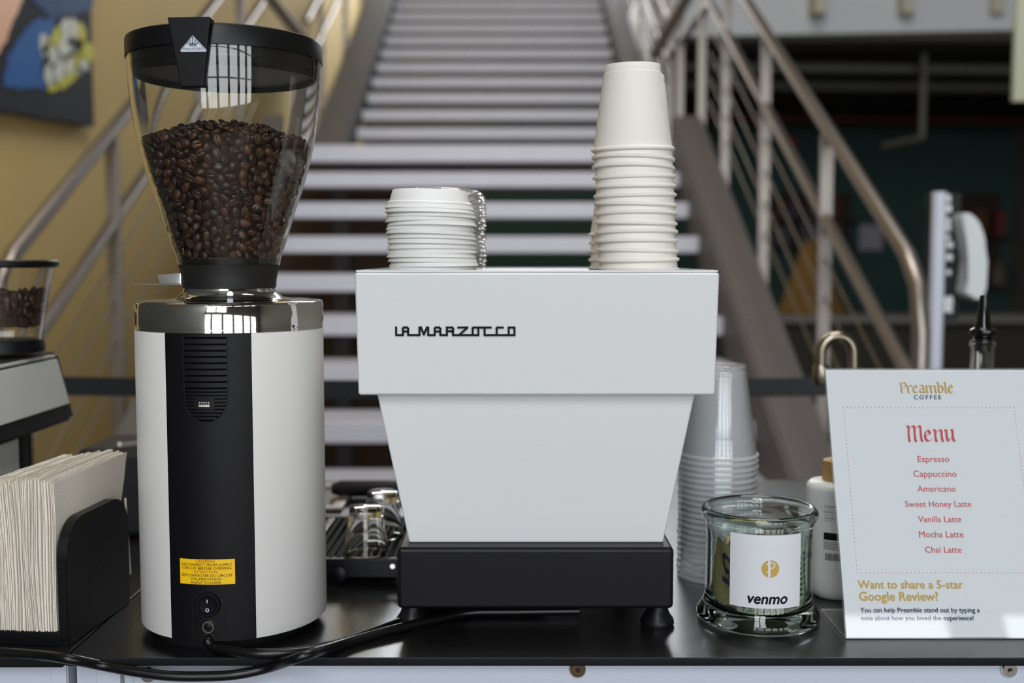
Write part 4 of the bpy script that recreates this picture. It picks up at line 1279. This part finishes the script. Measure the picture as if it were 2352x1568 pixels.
szt, szb = at(1760, 1229, 1.078).z, at(1760, 1397, 1.078).z
bm = B(); lathe(bm, [(.0556, szb), (.0559, szb), (.0559, szt), (.0556, szt)], (JX, JY, 0), 24, a0=p0, a1=p1, closed=True)
stk = obj('payment_sticker', bm, CARD, jar)
def fj(x, y): return jc(p0 + (p1 - p0) * x, szb + (szt - szb) * y, .0561)
bm = B()
asp = (p1 - p0) * .0555 / (szt - szb)
# round gold monogram
cxs, cys, rs = .545, .545, .118
NS = 30
for k in range(NS):
    c0_, c1_ = -math.cos(PI * k / NS), -math.cos(PI * (k + 1) / NS)
    h0, h1 = math.sqrt(max(0, 1 - c0_ * c0_)), math.sqrt(max(0, 1 - c1_ * c1_))
    q = [(c0_, -h0), (c1_, -h1), (c1_, h1), (c0_, h0)]
    poly(bm, [fj(cxs + rs * a, cys + rs * asp * b) for a, b in q], 0)
bmesh.ops.remove_doubles(bm, verts=bm.verts, dist=1e-7)
def fj2(x, y): return fj(x, y) + Vector((0, -.0002, 0))
ky = asp
def fjn(x, y): return fj2(x, y)
pen(bm, [[(.526, .668), (.530, .422)]], fjn, .030, 1, up=(0, -1, 0))
pen(bm, [[(.490, .606), (.526, .628), (.572, .628), (.600, .610), (.602, .586), (.580, .562), (.534, .545)], [(.497, .500), (.530, .506)]], fjn, .015, 1, up=(0, -1, 0))
def fv(x, y): return fj(x, y)
obj('monogram', bm, [INKG, CARD], stk, smooth=0)
bm = B()
put_text(bm, 'venmo', .255, .785, .065, fv, bold=.028, spacing=1.0, shear=.2, height=.098, up=(0, -1, 0))
obj('sticker_lettering', bm, INKB, stk, smooth=0)

# banknotes inside
BILL1 = mat('pale_green_banknote', (196, 202, 176), .8, noise=.12, nscale=60)
BILL2 = mat('cream_banknote', (172, 160, 112), .8, noise=.12, nscale=60)
BILL3 = mat('dull_green_banknote', (86, 92, 70), .8, noise=.2, nscale=60)
GINK = mat('green_banknote_ink', (58, 96, 66), .8)
PINK = mat('purple_banknote_ink', (92, 56, 104), .8)
def bill(fn, m, label, prints=None, nu=22, nv=10):
    bm = B()
    for side in (0, 1):
        g = [[bm.verts.new(fn(u / nu, v / nv, side * .0003)) for v in range(nv + 1)] for u in range(nu + 1)]
        for u in range(nu):
            for v in range(nv):
                bm.faces.new((g[u][v], g[u + 1][v], g[u + 1][v + 1], g[u][v + 1]))
    o = obj('banknote', bm, m, loc=tuple(fn(.5, 0, 0)), smooth=60)
    tag(o, label, 'banknote', 'banknotes in the tip jar')
    if prints:
        bm = B(); prints(bm); obj('banknote_print', bm, [GINK, PINK], o, smooth=0)
def A_(u, v, d):
    ph_ = math.radians(-38 + 122 * u); return jc(ph_, 1.0165 + .066 * v - .002 * math.sin(u * 6), .0478 - d + .0008 * math.sin(9 * u + 5 * v))
def A_print(bm):
    def f(x, y): return A_(1 - x, 1 - y, -.0004) if False else A_(1 - x, y, -.0004)
    def f180(x, y): return A_(x, y, -.0004)
    def up(x, y): return A_(1 - x, .17 - (y - .06), -.0004)
    put_text(bm, 'UNITED STATES OF AMERICA', .10, .95, .06, up, bold=.01, height=.10)
    for a, b, c, d in ((.62, .70, .25, .9), (.74, .80, .2, .95), (.84, .90, .3, .85)):
        n = 8
        for k in range(n):
            y0 = c + (d - c) * k / n; y1 = y0 + (d - c) / n * .6
            poly(bm, [A_(a, y0, -.0004), A_(b, y0, -.0004), A_(b, y1, -.0004), A_(a, y1, -.0004)])
bill(A_, BILL1, 'pale green banknote curled along the inside of the tip jar behind the sticker', A_print)
def B_(u, v, d):
    ph_ = math.radians(-95 + 70 * u); return jc(ph_, 1.018 + .068 * v + .003 * math.sin(5 * u), .0445 - d + .0025 * math.sin(7 * u + 4 * v))
def B_print(bm):
    def f(x, y): return B_(x, y, -.0006)
    def g5(x, y): return f(.36 + (.5 - (y - .5)) * .40 * 0 + x * .34, .36 + y * .46)
    s5 = [[(.2, .92), (.2, .52), (.55, .58), (.8, .4), (.75, .14), (.45, .04), (.15, .12)], [(.2, .92), (.85, .92)]]
    # the figure 5 lies upside down
    pen(bm, [[(1 - x, 1 - y) for x, y in s] for s in s5], g5, .17, 1)
bill(B_, BILL2, 'cream banknote with a large purple five facing out of the tip jar', B_print)
def C_(u, v, d):
    x = -.03 + .055 * u; y = -.012 + .018 * math.sin(4.2 * u + 2 * v); return Vector((JX + x, JY + y + d, 1.016 + .060 * v + .006 * math.sin(6 * u)))
bill(C_, BILL3, 'crumpled dull green banknote standing in the middle of the tip jar')
def D_(u, v, d):
    x = -.034 + .045 * u; y = -.022 + .03 * v; return Vector((JX + x, JY + y, 1.078 + .006 * math.sin(7 * u + 1) + .005 * math.cos(6 * v) + d))
bill(D_, BILL2, 'folded yellowish banknote lying on top of the others in the tip jar')

# ------------------------------------------------------------------ soap bottle
sp = thing('soap_bottle', 'white pump bottle with a tan cap and printed label behind the menu', 'bottle', (.362, 1.212, 1.0))
SX, SY = .3625, 1.212
bm = B(); lathe(bm, [(0, 0), (.020, 0), (.0255, .003), (.0300, .012), (.0325, .028), (.0330, .05), (.0330, .122), (.0322, .1265), (.0285, .1300), (.016, .1312), (0, .1312)], (SX, SY, 1.0), 64); obj('bottle_body', bm, mat('white_bottle_plastic', (214, 214, 210), .4), sp)
bm = B(); lathe(bm, [(0, .131), (.0160, .131), (.0155, .153), (.0130, .1545), (0, .1545)], (SX, SY, 1.0), 40); obj('cap', bm, mat('tan_wood_cap', (188, 148, 92), .6, noise=.1, nscale=90), sp)
def fsb(x, y):     # x metres along the front, y height
    return Vector((SX + .0332 * math.sin(x / .0332), SY - .0332 * math.cos(x / .0332), 1.0 + y))
bm = B()
for i, (s, L) in enumerate((('SUGARCANE', .021), ('LEMON EXTRACT', .025), ('JOJOBA OIL', .020))):
    put_text(bm, s, -.0225, -.0225 + L, .1060 - i * .0062, fsb, height=.0022)
def strip(x0, x1, y0, y1, n=8):
    for k in range(n):
        a, b = x0 + (x1 - x0) * k / n, x0 + (x1 - x0) * (k + 1) / n
        poly(bm, [fsb(a, y0), fsb(b, y0), fsb(b, y1), fsb(a, y1)])
strip(-.0225, .024, .1035, .1038); strip(-.0225, .024, .0972, .0975); strip(-.0225, .024, .0912, .0915)
strip(-.0225, .024, .070, .0782)
x = -.0205
while x < .02:
    wd = rnd.choice((.0004, .0006, .0010)); strip(x, x + wd, .0475, .0555, 1); x += wd + rnd.choice((.0004, .0007))
for k in range(5):
    strip(-.0225, .022, .0598 + k * .0019, .0598 + k * .0019 + .0007)
obj('label_print', bm, INKB, sp, smooth=0)

# ------------------------------------------------------------------ menu stand
P0 = at_z(1942, 1466, 1.0006)
tp = at(1893, 848, 1.0)
PX0, PY0 = P0.x, P0.y
dtop = ray(1893, 848); Yt = PX0 / dtop.x * dtop.y
PZ1 = CZ + dtop.z / dtop.y * Yt
e_t = Vector((0, Yt - PY0, PZ1 - 1.0)); HS = e_t.length; e_t.normalize()
WS = .216
n_s = Vector((0, -e_t.z, e_t.y))     # out of the face, towards the viewer
if n_s.y > 0: n_s = -n_s
ms = thing('menu_stand', 'clear acrylic stand holding the printed coffee menu at the counter edge', 'menu stand', (PX0 + WS / 2, PY0, 1.0))
def sp_(s, t, d=0.0): return Vector((PX0 + s, PY0, 1.0006)) + e_t * t + n_s * d
def sawn(bm, axis):
    bm.normal_update()
    for f in bm.faces:
        f.material_index = 0 if abs(f.normal.dot(axis)) > .9 else 1
    return bm
def slab(s0, s1, t0, t1, d0, d1, bev=0.0):
    bm = B()
    hexa(bm, [sp_(s0, t0, d0), sp_(s1, t0, d0), sp_(s1, t0, d1), sp_(s0, t0, d1), sp_(s0, t1, d0), sp_(s1, t1, d0), sp_(s1, t1, d1), sp_(s0, t1, d1)], bev)
    return bm
obj('front_sheet', sawn(slab(0, WS, 0, HS, .0012, .0026, .0003), n_s), [ACRYL, ACREDGE], ms)
obj('back_sheet', sawn(slab(0, WS, 0, HS, -.0022, -.0006, .0003), n_s), [ACRYL, ACREDGE], ms)
bm = B(); box(bm, PX0, PX0 + WS, PY0 - .0005, PY0 + .088, 1.0006, 1.0026, .0004); obj('foot_plate', sawn(bm, Vector((0, 0, 1))), [ACRYL, ACREDGE], ms)
bm = B(); rod(bm, sp_(0, HS, .0005), sp_(WS, HS, .0005), .0016, 8); obj('top_edge', bm, CHROME if False else ACRYL, ms)
menu = obj('menu_sheet', slab(.0012, WS - .0012, .0012, HS - .0012, .0001, .0005), CARD, ms)
def st_of(px, py):
    d = ray(px, py); o = Vector((0, 0, CZ)); p = Vector((PX0, PY0, 1.0006))
    k = (p - o).dot(n_s) / d.dot(n_s); q = o + d * k - p
    return q.x, q.dot(e_t)
def fp(s, t): return sp_(s, t, .0008)
bm = B()
def line(s, xl, xr, yb, mi, bold=.0):
    a, b = st_of(xl, yb), st_of(xr, yb)
    put_text(bm, s, a[0], b[0], (a[1] + b[1]) / 2, fp, bold=bold, mi=mi, up=n_s)
for s, xl, xr, yb in (('Espresso', 2108, 2180, 1061), ('Cappuccino', 2098, 2197, 1095), ('Americano', 2107, 2195, 1129), ('Sweet Honey Latte', 2079, 2231, 1164), ('Vanilla Latte', 2109, 2208, 1199), ('Mocha Latte', 2111, 2213, 1234), ('Chai Latte', 2125, 2208, 1269)):
    line(s, xl, xr, yb, 0, .004)
line('Want to share a 5-star', 1971, 2212, 1351, 1, .02)
line('Google Review?', 1974, 2155, 1379, 1, .022)
line('You can help Preamble stand out by typing a', 1976, 2250, 1406, 2, .022)
line('note about how you loved the experience!', 1978, 2236, 1424, 2, .022)
a, b = st_of(2099, 917), st_of(2161, 917)
put_text(bm, 'COFFEE', a[0], b[0], a[1], fp, bold=.02, spacing=1.45, mi=2, up=n_s)
# blackletter words drawn with a broad nib, traced in photo pixels
def fpx(x, y):
    s, t = st_of(x, y); return fp(s, t)
def f1(zx, zy): return fpx(2040 + zx / 9.222, 860 + zy / 9.222)
menu_w = [[(395, 1085), (425, 1110), (430, 1300), (445, 1400), (460, 1425)], [(430, 1150), (520, 1085), (545, 1110), (560, 1300), (575, 1400), (590, 1425)], [(560, 1150), (645, 1085), (675, 1110), (690, 1300), (705, 1395), (725, 1420)],
          [(800, 1290), (890, 1255), (840, 1180), (790, 1205), (770, 1290), (790, 1370), (845, 1415), (925, 1375)],
          [(955, 1170), (990, 1195), (995, 1320), (1010, 1400), (1030, 1422)], [(1000, 1235), (1090, 1170), (1120, 1195), (1130, 1320), (1145, 1400), (1160, 1420)],
          [(1195, 1170), (1225, 1195), (1235, 1330), (1265, 1415), (1350, 1330)], [(1325, 1165), (1355, 1190), (1365, 1340), (1385, 1400), (1405, 1415)]]
nib(bm, menu_w, f1, 52, math.radians(-35), 0, up=n_s); pen(bm, menu_w, f1, 13, 0, up=n_s)
pre_w = [[(245, 180), (265, 195), (275, 330), (290, 395)], [(240, 190), (320, 175), (370, 200), (375, 240), (345, 275), (280, 295)], [(395, 240), (410, 260), (420, 360), (435, 395)], [(415, 265), (460, 230), (490, 250)],
         [(525, 300), (605, 275), (570, 230), (525, 265), (525, 340), (560, 390), (620, 375)], [(660, 240), (710, 225), (740, 260), (755, 380), (770, 395)], [(740, 295), (680, 310), (660, 350), (700, 390), (755, 370)],
         [(790, 235), (805, 255), (815, 360), (830, 395)], [(810, 270), (865, 235), (890, 255), (905, 360), (920, 395)], [(900, 270), (960, 235), (985, 255), (995, 360), (1015, 395)],
         [(1030, 165), (1055, 195), (1070, 380), (1110, 390), (1155, 350), (1150, 280), (1110, 235), (1070, 265)], [(1180, 165), (1200, 195), (1215, 360), (1235, 395)],
         [(1280, 310), (1355, 275), (1320, 225), (1275, 260), (1270, 330), (1310, 390), (1370, 370)]]
nib(bm, pre_w, f1, 34, math.radians(-30), 1, up=n_s); pen(bm, pre_w, f1, 12, 1, up=n_s)
# dotted border
def dots(p, q, n):
    for k in range(n + 1):
        s = p[0] + (q[0] - p[0]) * k / n; t = p[1] + (q[1] - p[1]) * k / n
        poly(bm, [fp(s + .00046 * math.cos(i * PI / 4), t + .00046 * math.sin(i * PI / 4)) for i in range(8)], 0)
c1, c2, c3 = st_of(1937, 936), st_of(2328, 934), st_of(1970, 1315)
right = c2[0]
dots((c1[0], c1[1]), (right, c1[1]), 43); dots((c1[0], c3[1]), (right, c3[1]), 43); dots((c1[0], c1[1]), (c1[0], c3[1]), 44); dots((right, c1[1]), (right, c3[1]), 44)
obj('menu_print', bm, [INKR, INKG, INKN], menu, smooth=0)

# ------------------------------------------------------------------ tap and pour bottle
tapn = thing('tap', 'brushed steel gooseneck tap rising behind the menu stand', 'tap', (at(1960, 900, 1.6).x, 1.6, 1.0))
bm = B(); tY = 1.6
a = at(1960, 900, tY); ap_ = at(1921, 772, tY)
pts = [(a.x, tY, 1.03), (a.x, tY, a.z)] 
cxt, rt = (at(1960, 800, tY).x + at(1886, 800, tY).x) / 2, (at(1960, 800, tY).x - at(1886, 800, tY).x) / 2
zc_ = ap_.z - rt * 1.05
pts += [(cxt + rt * math.cos(math.radians(g)), tY, zc_ + rt * 1.05 * math.sin(math.radians(g))) for g in range(0, 181, 15)]
e = at(1886, 845, tY); pts.append((cxt - rt, tY, e.z))
tube(bm, pts, .0078, 16); obj('spout', bm, STEELW, tapn)
bm = B(); z_a, z_b = at(1886, 884, tY).z, at(1886, 836, tY).z
lathe(bm, [(0, z_a), (.0095, z_a), (.0110, z_a + .004), (.0115, z_b - .004), (.0095, z_b), (0, z_b)], (cxt - rt, tY, 0), 24); obj('aerator', bm, STEELW, tapn)
bm = B(); lathe(bm, [(0, 1.0), (.026, 1.0), (.026, 1.006), (.014, 1.012), (.012, 1.06), (0, 1.06)], (a.x, tY, 0), 28); obj('tap_base', bm, STEELW, tapn)
bx_ = at(2258, 760, 1.3).x; bY = 1.3
pb = thing('syrup_bottle', 'clear glass bottle with a black pour spout behind the menu stand', 'bottle', (bx_, bY, 1.0))
zz_ = lambda y: at(2258, y, bY).z
bm = B(); OUTB = [(0, 1.0), (.034, 1.0), (.036, 1.003), (.036, 1.14), (.033, 1.165), (.018, 1.20), (.0138, 1.215), (.0135, zz_(795) - .003), (.0150, zz_(793)), (.0150, zz_(783)), (.0120, zz_(781))]
lathe(bm, OUTB + [(max(r - .0025, 0.001), z + (.004 if r < .001 or z < 1.001 else 0)) for r, z in OUTB[::-1]], (bx_, bY, 0), 40); obj('glass_body', bm, GLASSC, pb)
bm = B(); lathe(bm, [(0, zz_(805)), (.0088, zz_(805)), (.0092, zz_(770)), (.0150, zz_(767)), (.0155, zz_(762)), (.0150, zz_(757)), (.0105, zz_(752)), (.0090, zz_(742)), (.0080, zz_(738)), (.0052, zz_(688)), (.0044, zz_(678)), (0, zz_(677))], (bx_, bY, 0), 32); obj('pour_spout', bm, mat('gloss_black_plastic', (10, 10, 11), .15), pb)
bm = B()
for y_ in (775, 790):
    lathe(bm, [(.0102, zz_(y_) - .001), (.0118, zz_(y_)), (.0102, zz_(y_) + .001)], (bx_, bY, 0), 28)
obj('seal_rings', bm, MATS['gloss_black_plastic'], pb)
